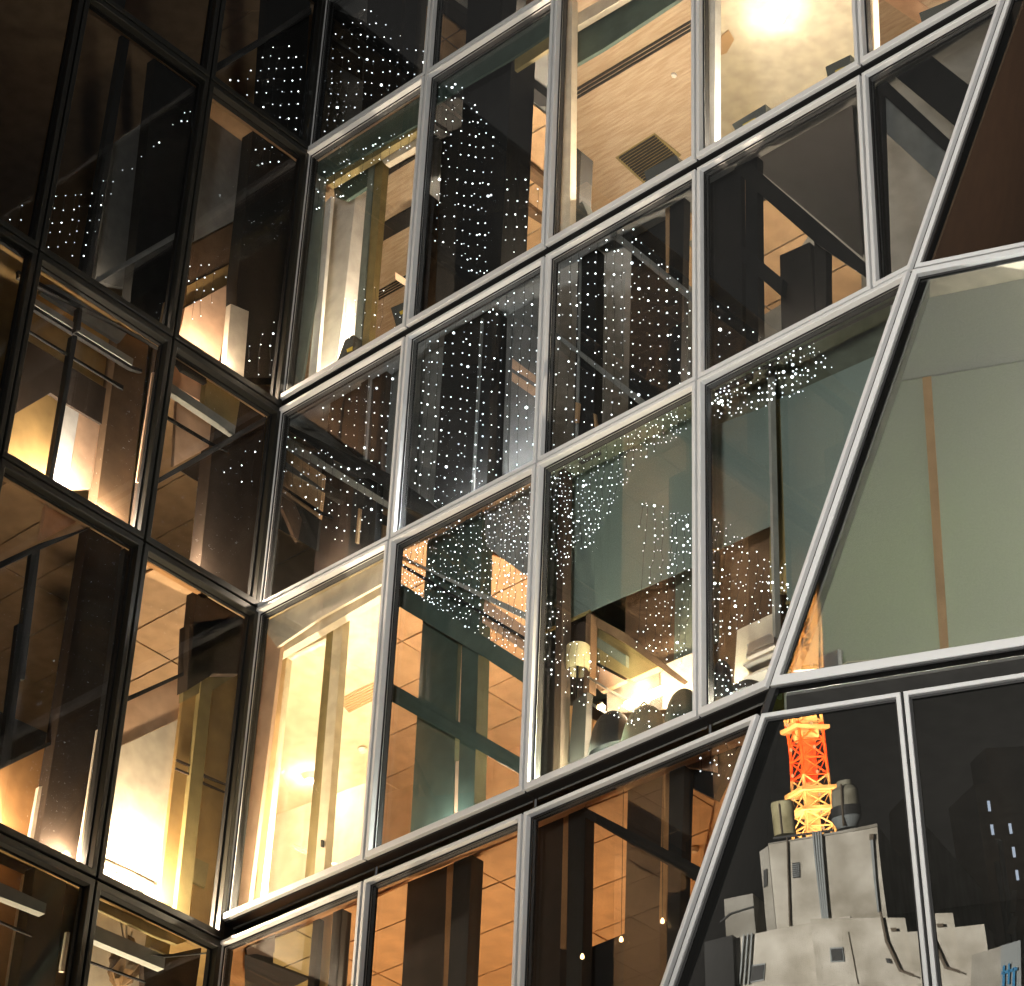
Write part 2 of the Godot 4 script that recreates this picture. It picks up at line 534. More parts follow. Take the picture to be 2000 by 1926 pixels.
# glowing dots set behind the glass in place of reflected lights
func reflection_dots(fname: String, depth: float, tile: int, flat: Array, pu: float, pv: float, label: String, size := 0.0085, jitter := 0.12, twin := 0.0) -> void:
	var f: Dictionary = fac[fname]
	var poly := PackedVector2Array()
	var lo := Vector2(1e9, 1e9)
	var hi := Vector2(-1e9, -1e9)
	for d in pairs(tile, flat):
		var p := on_plane(d, f.n, f.o - f.n * depth)
		var q := Vector2((p - f.o).dot(f.u), (p - f.o).dot(f.v))
		poly.append(q)
		lo = lo.min(q)
		hi = hi.max(q)
	var spots := []
	var wires := PackedVector3Array()
	var col := 0
	var a := lo.x + pu * 0.5
	while a < hi.x:
		var sway := rng.randf_range(-0.2, 0.2) * pu
		var b := lo.y + (0.5 if col % 2 else 0.0) * pv
		var last := Vector2.INF
		while b < hi.y:
			var q := Vector2(a + sway + (0.035 if pu < 0.07 else pu * 0.12) * sin(b * (3.5 if pu < 0.07 else 5.0) + col * 0.35) + rng.randf_range(-jitter, jitter) * pu, b + rng.randf_range(-jitter, jitter) * pv)
			if Geometry2D.is_point_in_polygon(q, poly) and rng.randf() > 0.05:
				var k := size * (rng.randf_range(0.5, 1.05) if rng.randf() > 0.03 else 1.7)
				spots.append([q, k])
				if rng.randf() < twin:
					spots.append([q + Vector2(rng.randf_range(0.022, 0.034), rng.randf_range(-0.012, 0.016)), k * 0.8])
				if last != Vector2.INF:
					add_bar(wires, fp(f, last.x, last.y, -depth - 0.008), fp(f, q.x, q.y, -depth - 0.008), 0.0012, 3)
				last = q
			b += pv
		a += pu
		col += 1
	if spots.is_empty():
		return
	var o := thing("reflection_dots", label, "string lights", Vector3.ZERO, "curtains set behind the glass as reflected lights")
	var bulb := PackedVector3Array()
	var oc := [Vector3(1, 0, 0), Vector3(0, 0, 1), Vector3(-1, 0, 0), Vector3(0, 0, -1)]
	for i in 4:
		bulb.append_array([oc[i], Vector3(0, 1, 0), oc[(i + 1) % 4], oc[(i + 1) % 4], Vector3(0, -1, 0), oc[i]])
	var split := [[], [], []]
	for p in spots:
		split[[0, 0, 1, 1, 1, 2][rng.randi() % 6]].append(p)
	for n in 3:
		if split[n].is_empty():
			continue
		var mm := MultiMesh.new()
		mm.transform_format = MultiMesh.TRANSFORM_3D
		mm.mesh = mesh_of(bulb)
		mm.mesh.surface_set_material(0, M.led[n])
		mm.instance_count = split[n].size()
		for i in split[n].size():
			var q: Vector2 = split[n][i][0]
			mm.set_instance_transform(i, Transform3D(Basis.IDENTITY.scaled(Vector3.ONE * split[n][i][1]), fp(f, q.x, q.y, -depth)))
		var bulbs := MultiMeshInstance3D.new()
		bulbs.name = "reflected_leds"
		bulbs.multimesh = mm
		bulbs.set_meta("kind", "stuff")
		o.add_child(bulbs, true)
	if wires.size() > 0:
		var wi := put("added_wires", mesh_of(wires), M.rubber, o)
		wi.set_meta("kind", "stuff")

# ------------------------------------------------------------------ scene
func _ready() -> void:
	rng.seed = 11
	# camera
	cam_basis = Basis(Vector3.UP, deg_to_rad(44.167)) * Basis(Vector3.RIGHT, deg_to_rad(36.194)) * Basis(Vector3.BACK, deg_to_rad(2.630))
	var cam := Camera3D.new()
	cam.name = "camera"
	cam.transform = Transform3D(cam_basis, EYE)
	cam.fov = 20.371
	cam.near = 0.1
	cam.far = 2000.0
	add_child(cam)
	# night sky
	var env := Environment.new()
	env.background_mode = Environment.BG_SKY
	var sm := ProceduralSkyMaterial.new()
	sm.sky_top_color = Color(0.32, 0.315, 0.305)
	sm.sky_horizon_color = Color(0.36, 0.345, 0.325)
	sm.ground_bottom_color = Color(0.05, 0.05, 0.05)
	sm.ground_horizon_color = Color(0.1, 0.09, 0.08)
	env.sky = Sky.new()
	env.sky.sky_material = sm
	env.background_energy_multiplier = 1.0
	env.tonemap_mode = Environment.TONE_MAPPER_LINEAR
	env.tonemap_exposure = 1.0
	env.sdfgi_enabled = true
	env.ssao_enabled = true
	env.ssil_enabled = true
	var we := WorldEnvironment.new()
	we.name = "environment"
	we.environment = env
	add_child(we)
	# moonlight
	var sun := DirectionalLight3D.new()
	sun.name = "moon"
	sun.light_energy = 0.01
	sun.light_angular_distance = 0.5
	sun.shadow_enabled = true
	sun.rotation_degrees = Vector3(-50, 30, 0)
	add_child(sun)

	materials()
	facets()
	setting()
	building()
	rooms_b()
	rooms_a()
	rooms_c()
	rooms_a_far()
	furniture()
	mirror_dots()
	city()

func setting() -> void:
	var g := MeshInstance3D.new()
	g.name = "ground"
	g.mesh = box_mesh(Vector3(-600, -0.3, -600), Vector3(600, 0, 600))
	g.mesh.surface_set_material(0, M.asphalt)
	g.set_meta("kind", "structure")
	add_child(g)
	fill_flood(Vector3(-1.2, 0, 1.5), Vector3(-6.0, 11.8, ZB), 260.0, Color(1.0, 0.985, 0.96), "plaza floodlight on a tall unseen pole added to light the glass building", 4.6, 26.0)

func fill_flood(at: Vector3, to: Vector3, e: float, c: Color, label: String, high := 4.6, cone := 34.0) -> void:  # pole lamp added out of view to light the scene
	var o := thing("fill_flood", label, "fill_flood", at)
	var v := PackedVector3Array()
	add_bar(v, Vector3.ZERO, Vector3(0, high, 0), 0.07, 10, 0.05)
	put("pole", mesh_of(v), M.dark_metal, o)
	put("base_plate", lathe([Vector2(0, 0.03), Vector2(0.2, 0.03), Vector2(0.2, 0.001)], 14), M.dark_metal, o)
	var hp := Vector3(0, high + 0.12, 0)
	var t := Transform3D(Basis.looking_at((to - at - hp).normalized()), hp)
	put("housing", box_mesh(Vector3(-0.2, -0.14, 0.02), Vector3(0.2, 0.14, 0.16), t), M.dark_metal, o)
	put("lamp_face", box_mesh(Vector3(-0.18, -0.12, 0.0), Vector3(0.18, 0.12, 0.018), t), glow(c, 4.0), o)
	var s := SpotLight3D.new()
	s.name = "fill_beam"
	s.transform = t.translated_local(Vector3(0, 0, -0.06))
	s.light_color = c
	s.light_energy = e
	s.light_size = 0.5
	s.spot_angle = cone
	s.spot_range = 60
	s.spot_attenuation = 2
	s.shadow_enabled = true
	o.add_child(s)

func building() -> void:
	office = thing("office_building", "faceted glass office building with silver and shade darkened bronze window frames", "building")
	var B: Dictionary = fac.B
	var A: Dictionary = fac.A
	var C: Dictionary = fac.C
	# wing B rows: [bottom, top, bays, glass, tall]
	var rows := [[LV[1], LV[0], "S"], [LV[2], LV[1], "V"], [LV[3], LV[2], "S"], [LV[4], LV[3], "V"], [LV[5], LV[4], "S"]]
	for ri in rows.size():
		var y0: float = rows[ri][0]
		var y1: float = rows[ri][1]
		var tall: bool = rows[ri][2] == "V"
		if tall:
			y0 += 0.065 if ri == 1 else 0.125
		var c0: float = crease(y0) - XA
		var c1: float = crease(y1) - XA
		var a := 0.0
		while a < maxf(c0, c1) - 0.05:
			var a1 := a + BAY
			if c1 - a1 < 0.42:
				a1 = 99.0
			var poly := []
			if a1 <= c0:
				poly = [Vector2(a, y0), Vector2(a1, y0), Vector2(a1, y1), Vector2(a, y1)]
			elif a >= c0:
				# starts beside the slanted crease
				var yc: float = 11.721 + (a + XA + 6.483) / 0.459
				poly = [Vector2(a, yc), Vector2(minf(a1, c1), y1 if a1 > c1 else 11.721 + (a1 + XA + 6.483) / 0.459), Vector2(minf(a1, c1), y1), Vector2(a, y1)]
				if a1 > c1:
					poly = [Vector2(a, yc), Vector2(c1, y1), Vector2(a, y1)]
			elif a1 >= c1:
				poly = [Vector2(a, y0), Vector2(c0, y0), Vector2(c1, y1), Vector2(a, y1)]
			else:
				poly = [Vector2(a, y0), Vector2(c0, y0), Vector2(a1, 11.721 + (a1 + XA + 6.483) / 0.459), Vector2(a1, y1), Vector2(a, y1)]
			if poly.size() == 5:      # keep panes four-sided: split off nothing, merge the short edge
				poly = [Vector2(a, y0), Vector2(c0, y0), Vector2(a1, y1), Vector2(a, y1)] if a1 - c0 < 0.3 else poly
			if poly.size() == 5:
				poly = [Vector2(a, y0), Vector2(c0, y0), Vector2(minf(c1, a1 + 0.2), y1), Vector2(a, y1)]
			var w := []
			for i in poly.size():
				w.append(0.033)
			w[0] = 0.052 if tall else 0.038
			window(B, poly, M.glassV if tall else M.glassS, M.silver, w, rng.randf_range(-0.0008, 0.001), Vector2(rng.randf_range(-0.002, 0.002), rng.randf_range(-0.002, 0.002)), 0.032 if tall else 0.026)
			a = a1
			if a > 50.0:
				break
	# wing A
	var zs := [0.0, 1.02, 2.2, 3.38, 4.56, 5.74, 6.92, 8.1]
	for ri in rows.size():
		for k in zs.size() - 1:
			var y0: float = rows[ri][0]
			var y1: float = rows[ri][1]
			# seen from outside wing A, u (towards +z) runs to the left, so the outline is listed from the far end
			var poly := [Vector2(-zs[k + 1], y0), Vector2(-zs[k], y0), Vector2(-zs[k], y1), Vector2(-zs[k + 1], y1)]
			var f := {o = A.o, u = -A.u, v = A.v, n = A.n}
			window(f, poly, M.glassA, M.dark_metal, [0.056, 0.044, 0.056, 0.044], rng.randf_range(-0.0006, 0.0008), Vector2(rng.randf_range(-0.0015, 0.0015), rng.randf_range(-0.0015, 0.0015)), 0.04)
	put("corner_post", box_mesh(Vector3(XA - 0.12, LV[5], ZB - 0.12), Vector3(XA - 0.004, LV[0], ZB - 0.004)), M.dark_metal, office)
	# facet C, in its own plane: b is measured along its slope from y = 10
	var up_y: float = C.v.y
	var cr := func(y: float) -> Vector2:
		var p: Vector3 = Vector3(crease(y), y, ZB) - C.o
		return Vector2(p.dot(C.u), p.dot(C.v))
	var yl := func(y: float) -> float: return (y - 10.0) / up_y
	var far := 5.2
	var wC := [0.033, 0.033, 0.033, 0.033]
	# upper panel, tall panel, lower panels
	var e1: Vector2 = cr.call(LV[2])
	var e2: Vector2 = cr.call(LV[3])
	var e2b: Vector2 = cr.call(LV[3] - 0.0)
	var e3: Vector2 = cr.call(LV[4] + 0.125)
	var e4: Vector2 = cr.call(LV[4])
	var e5: Vector2 = cr.call(LV[5] - 1.0)
	window(C, [e2, Vector2(e2.x + 2.6, e2.y), Vector2(e2.x + 2.6, e1.y), e1], M.glassS, M.silver, wC)
	window(C, [Vector2(e2.x + 2.6, e2.y), Vector2(far, e2.y), Vector2(far, e1.y), Vector2(e2.x + 2.6, e1.y)], M.glassS, M.silver, wC)
	window(C, [e3, Vector2(e3.x + 3.2, e3.y), Vector2(e3.x + 3.2, e2b.y), e2b], M.glassC, M.silver, [0.062, 0.04, 0.04, 0.04], 0.0018, Vector2(0.005, 0.0), 0.032)
	window(C, [Vector2(e3.x + 3.2, e3.y), Vector2(far, e3.y), Vector2(far, e2b.y), Vector2(e3.x + 3.2, e2b.y)], M.glassC, M.silver, wC)
	var pm := on_plane(sight(12, 1245, 320), C.n, C.o)
	var pe := on_plane(sight(12, 1400, 1887), C.n, C.o)
	var am: float = (pm - C.o).dot(C.u)
	var ae: float = (pe - C.o).dot(C.u) + ((pe - C.o).dot(C.v) - e5.y) * (am - (pe - C.o).dot(C.u)) / (e4.y - (pe - C.o).dot(C.v)) * -1.0
	window(C, [e5, Vector2(ae, e5.y), Vector2(am, e4.y), e4], M.glassD, M.silver, wC, 0.0012, Vector2(0, 0))
	window(C, [Vector2(ae, e5.y), Vector2(ae + 1.9, e5.y), Vector2(am + 1.75, e4.y), Vector2(am, e4.y)], M.glassD, M.silver, wC, 0.0009, Vector2(0.013, 0))
	# crease cover strip
	var v := PackedVector3Array()
	add_bar(v, Vector3(crease(LV[5] - 1.0), LV[5] - 1.0, ZB - 0.03), Vector3(crease(LV[0]), LV[0], ZB - 0.03), 0.03, 6)
	put("crease_mullion", mesh_of(v), M.rubber, office)

func rooms_b() -> void:
	var r: Dictionary
	var warm := Color(1.0, 0.88, 0.74)
	# --- clerestory above the first tall row
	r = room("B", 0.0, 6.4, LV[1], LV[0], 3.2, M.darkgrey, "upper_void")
	fit(r, [
		["beam", "black", "c", 0.1, 0.09, 4, [360, 225, 560, 355, 560, 425, 360, 300]],
		["beam", "black", "c", 0.1, 0.09, 4, [360, 20, 560, 150, 760, 290, 860, 370, 700, 420, 560, 300, 360, 150]],
		["column", "black", "d", 0.35, 0.1, 4, [590, -40, 770, -40, 745, 420, 565, 560]],
		["column", "black", "d", 0.3, 0.1, 4, [785, -40, 850, -40, 826, 420, 765, 470]],
		["column", "black", "d", 0.3, 0.1, 4, [1112, -40, 1280, -40, 1275, 180, 1100, 300]],
		["column", "black", "d", 0.3, 0.1, 4, [1296, -40, 1370, -40, 1366, 140, 1290, 180]],
		["ceiling_panel", "tan", "d", 0.5, 0.02, 4, [768, -40, 786, -40, 764, 440, 745, 440]],
		["ceiling_panel", "tan", "d", 0.5, 0.02, 4, [1280, -40, 1297, -40, 1290, 180, 1274, 180]],
		["beam", "black", "c", 0.1, 0.08, 4, [950, -30, 1112, 85, 1112, 165, 950, 45]]])
	tiles(r, "tan", 0.03, 4, [850, 20, 905, 40, 905, 400, 828, 350])
	tiles(r, "tan", 0.03, 4, [955, 20, 1112, 130, 1105, 260, 935, 375, 930, 120])
	tiles(r, "tan", 0.03, 4, [1372, 0, 1560, 0, 1550, 40, 1368, 140])
	add_fill_lamp(r, 0.35, 0.5, 0.12, 1.7, warm)

	# --- first tall row, room beside the corner
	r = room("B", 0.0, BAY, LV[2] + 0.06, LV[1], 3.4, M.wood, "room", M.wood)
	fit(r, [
		["soffit", "green", "d", 0.16, 0.02, 13, [230, 225, 985, -190, 985, 0, 300, 385, 230, 260]],  # green band painted for a reflection in the glass
		["lintel", "olive", "d", 0.18, 0.06, 13, [300, 380, 985, 5, 985, 38, 350, 425]],
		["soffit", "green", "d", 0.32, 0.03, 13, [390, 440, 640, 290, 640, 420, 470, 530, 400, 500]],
		["lintel", "cream", "d", 0.25, 0.05, 13, [680, 195, 985, 25, 985, 140, 740, 285]],
		["door_stile", "teal", "d", 0.3, 0.06, 13, [635, 235, 672, 215, 572, 1560, 520, 1590]],
		["door_stile", "olive", "d", 0.31, 0.06, 13, [672, 215, 732, 250, 625, 1540, 572, 1560]],
		["side_panel", "teal", "d", 0.14, 0.02, 13, [228, 240, 330, 380, 270, 1150, 170, 1790, 62, 1850]],
		["side_panel", "white", "d", 0.18, 0.03, 13, [335, 540, 375, 500, 270, 1740, 215, 1765]],
		["column", "white", "d", 0.42, 0.2, 13, [400, 500, 535, 600, 412, 1650, 265, 1745]],
		["air_outlet", "black", "c", 0.02, 0.01, 13, [702, 700, 945, 560, 938, 690, 694, 826]],
		["device_recess", "black", "c", 0.02, 0.01, 13, [735, 330, 965, 215, 965, 235, 728, 380]]])
	slots(r, "air_slot", "black", 0.012, 13, [660, 1168, 905, 1032, 905, 1040, 660, 1176], [12, 12], 4)
	add_fill_lamp(r, 0.26, 0.5, 0.06, 1.6, Color(1.0, 0.95, 0.85))
	add_fill_lamp(r, 0.82, 0.9, 0.2, 4.2, Color(1.0, 0.89, 0.74))

	# --- first tall row, dark second room
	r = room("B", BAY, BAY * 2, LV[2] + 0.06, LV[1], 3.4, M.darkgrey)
	fit(r, [
		["column", "black", "d", 0.35, 0.25, 4, [1085, 575, 1340, 425, 1285, 1440, 1040, 1570]],
		["column", "black", "d", 0.7, 0.2, 4, [985, 640, 1100, 570, 1060, 1480, 965, 1420]],
		["soffit", "green", "d", 0.14, 0.02, 4, [920, 395, 1560, 20, 1555, 170, 1360, 300, 1085, 460, 930, 560]],
		["lintel", "olive", "d", 0.16, 0.03, 4, [1362, 300, 1552, 185, 1552, 250, 1362, 372]],
		["beam", "black", "c", 0.1, 0.09, 4, [1362, 385, 1550, 530, 1550, 560, 1490, 560, 1355, 440]],
		["beam", "midbrown", "c", 0.1, 0.05, 4, [1322, 770, 1530, 945, 1528, 1010, 1316, 850]],
		["beam", "midbrown", "c", 0.08, 0.05, 4, [1310, 990, 1520, 1150, 1518, 1190, 1308, 1060]],
		["soffit", "black", "c", 0.06, 0.05, 4, [925, 570, 1100, 450, 1100, 780, 920, 640]],  # black sheet added to keep this overlit ceiling patch dark
		["beam", "black", "c", 0.1, 0.09, 4, [920, 640, 1090, 760, 1090, 820, 915, 700]],
		["side_panel", "midbrown", "d", 0.8, 0.03, 4, [890, 1000, 985, 1080, 960, 1600, 845, 1660]]])
	tiles(r, "tan", 0.03, 4, [1345, 460, 1545, 620, 1530, 930, 1325, 770])
	tiles(r, "tan", 0.03, 4, [1318, 850, 1528, 1010, 1515, 1320, 1280, 1440])
	tiles(r, "darkgrey", 0.03, 4, [930, 640, 1085, 760, 1060, 1050, 900, 900])
	add_fill_lamp(r, 0.8, 1.0, 0.1, 15.0, warm)

	# --- first tall row, third room: timber ceiling
	r = room("B", BAY * 2, BAY * 3, LV[2] + 0.06, LV[1], 3.6, M.wood, "room", M.wood)
	fit(r, [
		["column", "cream", "d", 0.12, 0.06, 7, [256, -120, 322, -150, 305, 1240, 222, 1290]],
		["lintel", "cream", "d", 0.2, 0.05, 7, [300, 95, 960, -290, 960, -230, 320, 150]],
		["soffit", "green", "d", 0.3, 0.03, 7, [322, 150, 960, -230, 960, -60, 870, 0, 490, 250, 326, 345]],
		["cabinet", "black", "d", 0.3, 0.12, 7, [318, 760, 366, 800, 352, 1090, 300, 1200]]])
	slots(r, "air_slot", "black", 0.012, 7, [315, 482, 950, 104, 950, 116, 315, 496], [0, 22], 3)
	fit(r, [["grille_frame", "olive", "c", 0.012, 0.006, 7, [545, 832, 750, 703, 890, 818, 712, 985]]])
	slots(r, "grille_slat", "black", 0.022, 7, [562, 832, 748, 716, 754, 721, 568, 838], [11.5, 10.5], 13)
	fit(r, [["smoke_detector", "white", "c", 0.03, 0.02, 7, [838, 398, 846, 390, 860, 392, 868, 402, 860, 412, 845, 411]]])
	add_fill_lamp(r, 0.25, 0.35, 0.1, 2.0, Color(1.0, 0.91, 0.78))
	add_fill_lamp(r, 0.75, 1.0, 0.2, 6.0, Color(1.0, 0.90, 0.76))

	# --- fourth room: bright, lamp on the ceiling
	r = room("B", BAY * 3, BAY * 4, LV[2] + 0.06, LV[1], 3.4, M.cream, "room", M.cream)
	fit(r, [["column", "white", "d", 0.12, 0.06, 7, [1005, -200, 1075, -240, 1066, 800, 1005, 835]],
		["wall_patch", "tan", "c", 0.02, 0.01, 7, [1075, 215, 1140, 160, 1170, 210, 1130, 280, 1070, 300]]])
	add_fill_lamp(r, 0.4, 0.6, 0.12, 5.0, Color(1.0, 0.93, 0.82))
	# --- fifth room
	r = room("B", BAY * 4, crease(LV[2] + 0.06) - XA - 0.05, LV[2] + 0.06, LV[1], 3.2, M.wood, "room", M.wood, BAY * 4, crease(LV[1]) - XA - 0.05)
	fit(r, [["column", "cream", "d", 0.12, 0.06, 10, [1030, -300, 1092, -330, 1100, 290, 1042, 322]],
		["ceiling_panel", "peach", "c", 0.02, 0.01, 10, [1150, 0, 1240, -60, 1420, 70, 1340, 130]]])
	add_fill_lamp(r, 0.45, 0.6, 0.12, 4.0, Color(1.0, 0.91, 0.78))

	# --- second clerestory; its bar, cable and first beams stand in for wing A's reflection
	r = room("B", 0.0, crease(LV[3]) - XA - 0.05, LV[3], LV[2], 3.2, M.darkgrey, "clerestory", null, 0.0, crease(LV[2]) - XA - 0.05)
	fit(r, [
		["ceiling_panel", "grey", "c", 0.02, 0.012, 5, [160, 545, 400, 405, 385, 640, 330, 650]],
		["wall_panel", "brown", "d", 0.4, 0.1, 5, [400, 380, 566, 300, 535, 790, 375, 660]],
		["wall_panel", "black", "d", 0.34, 0.08, 5, [562, 300, 598, 285, 566, 790, 532, 790]],
		["slit", "grey", "d", 0.32, 0.02, 5, [596, 330, 606, 328, 574, 800, 564, 800]],
		["wall_panel", "brown", "d", 0.4, 0.1, 5, [606, 290, 695, 245, 655, 860, 580, 800]],
		["side_panel", "grey", "d", 0.45, 0.04, 5, [697, 235, 790, 190, 742, 910, 652, 860]],
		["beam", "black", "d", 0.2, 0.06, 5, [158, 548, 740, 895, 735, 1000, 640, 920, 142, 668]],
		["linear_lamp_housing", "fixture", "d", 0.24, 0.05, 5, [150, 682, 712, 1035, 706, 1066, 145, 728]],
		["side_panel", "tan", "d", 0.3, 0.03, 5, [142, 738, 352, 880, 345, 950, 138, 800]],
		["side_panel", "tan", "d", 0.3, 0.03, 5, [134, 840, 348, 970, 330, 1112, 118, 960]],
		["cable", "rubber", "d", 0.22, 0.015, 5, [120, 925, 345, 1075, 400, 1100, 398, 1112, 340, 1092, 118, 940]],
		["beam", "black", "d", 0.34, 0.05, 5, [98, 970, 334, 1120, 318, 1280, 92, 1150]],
		["wall_panel", "brown", "d", 0.36, 0.1, 5, [350, 820, 525, 900, 482, 1350, 300, 1440]],
		["wall_panel", "black", "d", 0.3, 0.06, 5, [520, 900, 640, 900, 622, 1250, 480, 1330]],
		["slit", "tan", "d", 0.28, 0.02, 5, [538, 1060, 548, 1060, 532, 1240, 522, 1240]],
		["side_panel", "tan", "d", 0.4, 0.03, 5, [640, 1030, 714, 1078, 708, 1110, 634, 1070]],
		["side_panel", "tan", "d", 0.4, 0.03, 5, [634, 1130, 706, 1160, 700, 1220, 626, 1260]],
		# second bay
		["side_panel", "grey", "d", 0.45, 0.04, 5, [828, 160, 880, 135, 845, 1000, 770, 960]],
		["side_panel", "grey", "d", 0.45, 0.04, 5, [884, 133, 996, 75, 930, 1045, 850, 1000]],
		["column", "black", "d", 0.36, 0.15, 5, [998, 75, 1252, -50, 1215, 970, 930, 1110]],
		["slit", "grey", "d", 0.34, 0.015, 5, [1183, 60, 1193, 56, 1143, 985, 1132, 985]],
		["side_panel", "darkgrey", "d", 0.5, 0.04, 5, [1262, -50, 1352, -100, 1325, 870, 1228, 920]],
		["side_panel", "darkgrey", "d", 0.5, 0.04, 5, [1358, -100, 1510, -180, 1478, 820, 1330, 870]],
		["side_panel", "peach", "d", 0.42, 0.03, 5, [1350, 270, 1486, 372, 1484, 408, 1348, 322]],
		["side_panel", "peach", "d", 0.42, 0.03, 5, [1348, 342, 1482, 430, 1480, 482, 1346, 388]],
		["beam", "black", "d", 0.3, 0.05, 5, [772, 920, 955, 1060, 900, 1100, 760, 1040]],
		# third bay
		["column", "black", "d", 0.34, 0.08, 7, [350, 1320, 446, 1270, 428, 2310, 325, 2360]],
		["slit", "grey", "d", 0.33, 0.015, 7, [354, 1330, 364, 1328, 345, 2340, 332, 2340]],
		["column", "black", "d", 0.45, 0.08, 7, [632, 1170, 835, 1060, 815, 2120, 610, 2220]],
		["beam", "darkgrey", "d", 0.22, 0.04, 7, [528, 1195, 562, 1180, 962, 1555, 962, 1605]],
		["beam", "grey", "d", 0.2, 0.03, 8, [198, 130, 216, 120, 700, 492, 680, 520]],
		["slit", "tan", "d", 0.3, 0.015, 7, [808, 1085, 828, 1078, 828, 1432, 810, 1432]],
		["column", "black", "d", 0.28, 0.06, 7, [832, 1070, 908, 1035, 885, 2080, 815, 2110]],
		["slit", "tan", "d", 0.26, 0.015, 8, [335, 500, 355, 505, 346, 605, 330, 605]],
		["slit", "tan", "d", 0.26, 0.015, 8, [428, 558, 440, 562, 446, 625, 434, 630]],
		# fourth bay
		["column", "black", "d", 0.3, 0.1, 7, [1040, 1020, 1206, 930, 1214, 1800, 1045, 1880]],
		["column", "black", "d", 0.28, 0.06, 7, [1230, 915, 1292, 880, 1296, 1770, 1230, 1800]],
		["wall_panel", "black", "d", 0.5, 0.08, 7, [1410, 1345, 1568, 1275, 1600, 1700, 1420, 1760]],
		["wall_panel", "black", "d", 0.45, 0.06, 7, [1590, 1235, 1652, 1240, 1655, 1640, 1600, 1660]],
		["slit", "tan", "d", 0.34, 0.02, 7, [1208, 955, 1228, 945, 1232, 1310, 1212, 1310]],
		["slit", "tan", "d", 0.34, 0.02, 7, [1212, 1440, 1230, 1432, 1232, 1700, 1216, 1700]],
		["beam", "black", "d", 0.24, 0.05, 7, [1170, 870, 1240, 850, 1850, 1375, 1850, 1450, 1600, 1280, 1280, 1000]],
		["beam", "black", "d", 0.26, 0.05, 7, [1210, 1290, 1425, 1468, 1412, 1555, 1212, 1380]],
		["soffit", "black", "c", 0.04, 0.03, 7, [1250, 850, 1790, 510, 1850, 1360]],
		# fifth bay
		["beam", "black", "d", 0.2, 0.04, 10, [1100, 420, 1160, 392, 1495, 735, 1475, 800]],
		["beam", "black", "d", 0.2, 0.04, 10, [1205, 375, 1395, 250, 1600, 450, 1520, 660]],
		["column", "black", "d", 0.24, 0.05, 10, [1060, 630, 1145, 690, 1160, 1440, 1100, 1470]],
		["ceiling_panel", "grey", "d", 0.3, 0.02, 10, [1045, 470, 1120, 400, 1480, 790, 1420, 940, 1160, 700]]])
	tiles(r, "tan", 0.03, 5, [92, 1158, 316, 1285, 305, 1410, 50, 1540])
	tiles(r, "tan", 0.03, 7, [908, 1110, 948, 1130, 948, 1510, 905, 1490])
	tiles(r, "tan", 0.03, 7, [1008, 1000, 1042, 1000, 1042, 1600, 1008, 1560])
	tiles(r, "tan", 0.03, 7, [1296, 1000, 1570, 1230, 1400, 1480, 1296, 1370])
	tiles(r, "tan", 0.03, 7, [1296, 1440, 1420, 1540, 1420, 1600, 1290, 1680])
	tiles(r, "tan", 0.03, 7, [1655, 1320, 1840, 1430, 1840, 1520, 1655, 1620])
	add_fill_lamp(r, 0.12, 0.3, 0.1, 1.3, warm)
	add_fill_lamp(r, 0.36, 0.26, 0.1, 2.2, Color(0.93, 0.97, 1.0))
	add_fill_lamp(r, 0.84, 1.0, 0.1, 4.0, warm)
	add_fill_lamp(r, 0.8, 0.3, 0.1, 1.2, warm)

	# --- second tall row, bright corner room with a glazed door
	r = room("B", 0.0, BAY, LV[4] + 0.1, LV[3], 3.4, M.yellow, "room", M.cream)
	fit(r, [
		["soffit", "cream", "d", 0.14, 0.02, 5, [30, 1600, 700, 1240, 690, 1440, 330, 1640, 110, 1790]],
		["side_panel", "peach", "d", 0.16, 0.03, 3, [1385, 20, 1480, 90, 1300, 1520, 1190, 1560]],
		["lintel", "cream", "d", 0.2, 0.06, 5, [70, 1785, 690, 1448, 690, 1495, 100, 1840]],
		["air_outlet_frame", "cream", "c", 0.012, 0.006, 6, [418, 388, 645, 275, 645, 365, 488, 462]]])
	for q in [[125, 750], [195, 1000], [60, 1190], [560, 640], [420, 950]]:
		fitting(r, "smoke_detector", 6, q[0], q[1], 0.035, "white")
	fit(r, [["rail", "tan", "d", 0.6, 0.01, 6, [188, 1150, 268, 1186, 268, 1194, 188, 1158]], ["rail", "tan", "d", 0.6, 0.01, 6, [200, 1138, 268, 1168, 268, 1174, 200, 1144]], ["rail", "tan", "d", 0.6, 0.01, 6, [350, 1212, 490, 1268, 490, 1278, 350, 1222]]])
	slots(r, "grille_slat", "tan", 0.02, 6, [430, 386, 645, 282, 645, 288, 436, 392], [9, 9.5], 7)
	add_fill_lamp(r, 0.35, 0.5, 0.05, 6.5, Color(1.0, 0.89, 0.70))
	add_fill_lamp(r, 0.75, 1.0, 0.2, 11.0, Color(1.0, 0.90, 0.72))

	# --- second tall row, second room: fittings and tiles stand in for wing A's reflection
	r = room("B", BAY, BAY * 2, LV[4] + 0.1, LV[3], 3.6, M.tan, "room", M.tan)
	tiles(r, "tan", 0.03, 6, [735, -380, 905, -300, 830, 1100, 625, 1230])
	tiles(r, "tan", 0.03, 6, [1190, -400, 1470, -300, 1400, 890, 1150, 1000])
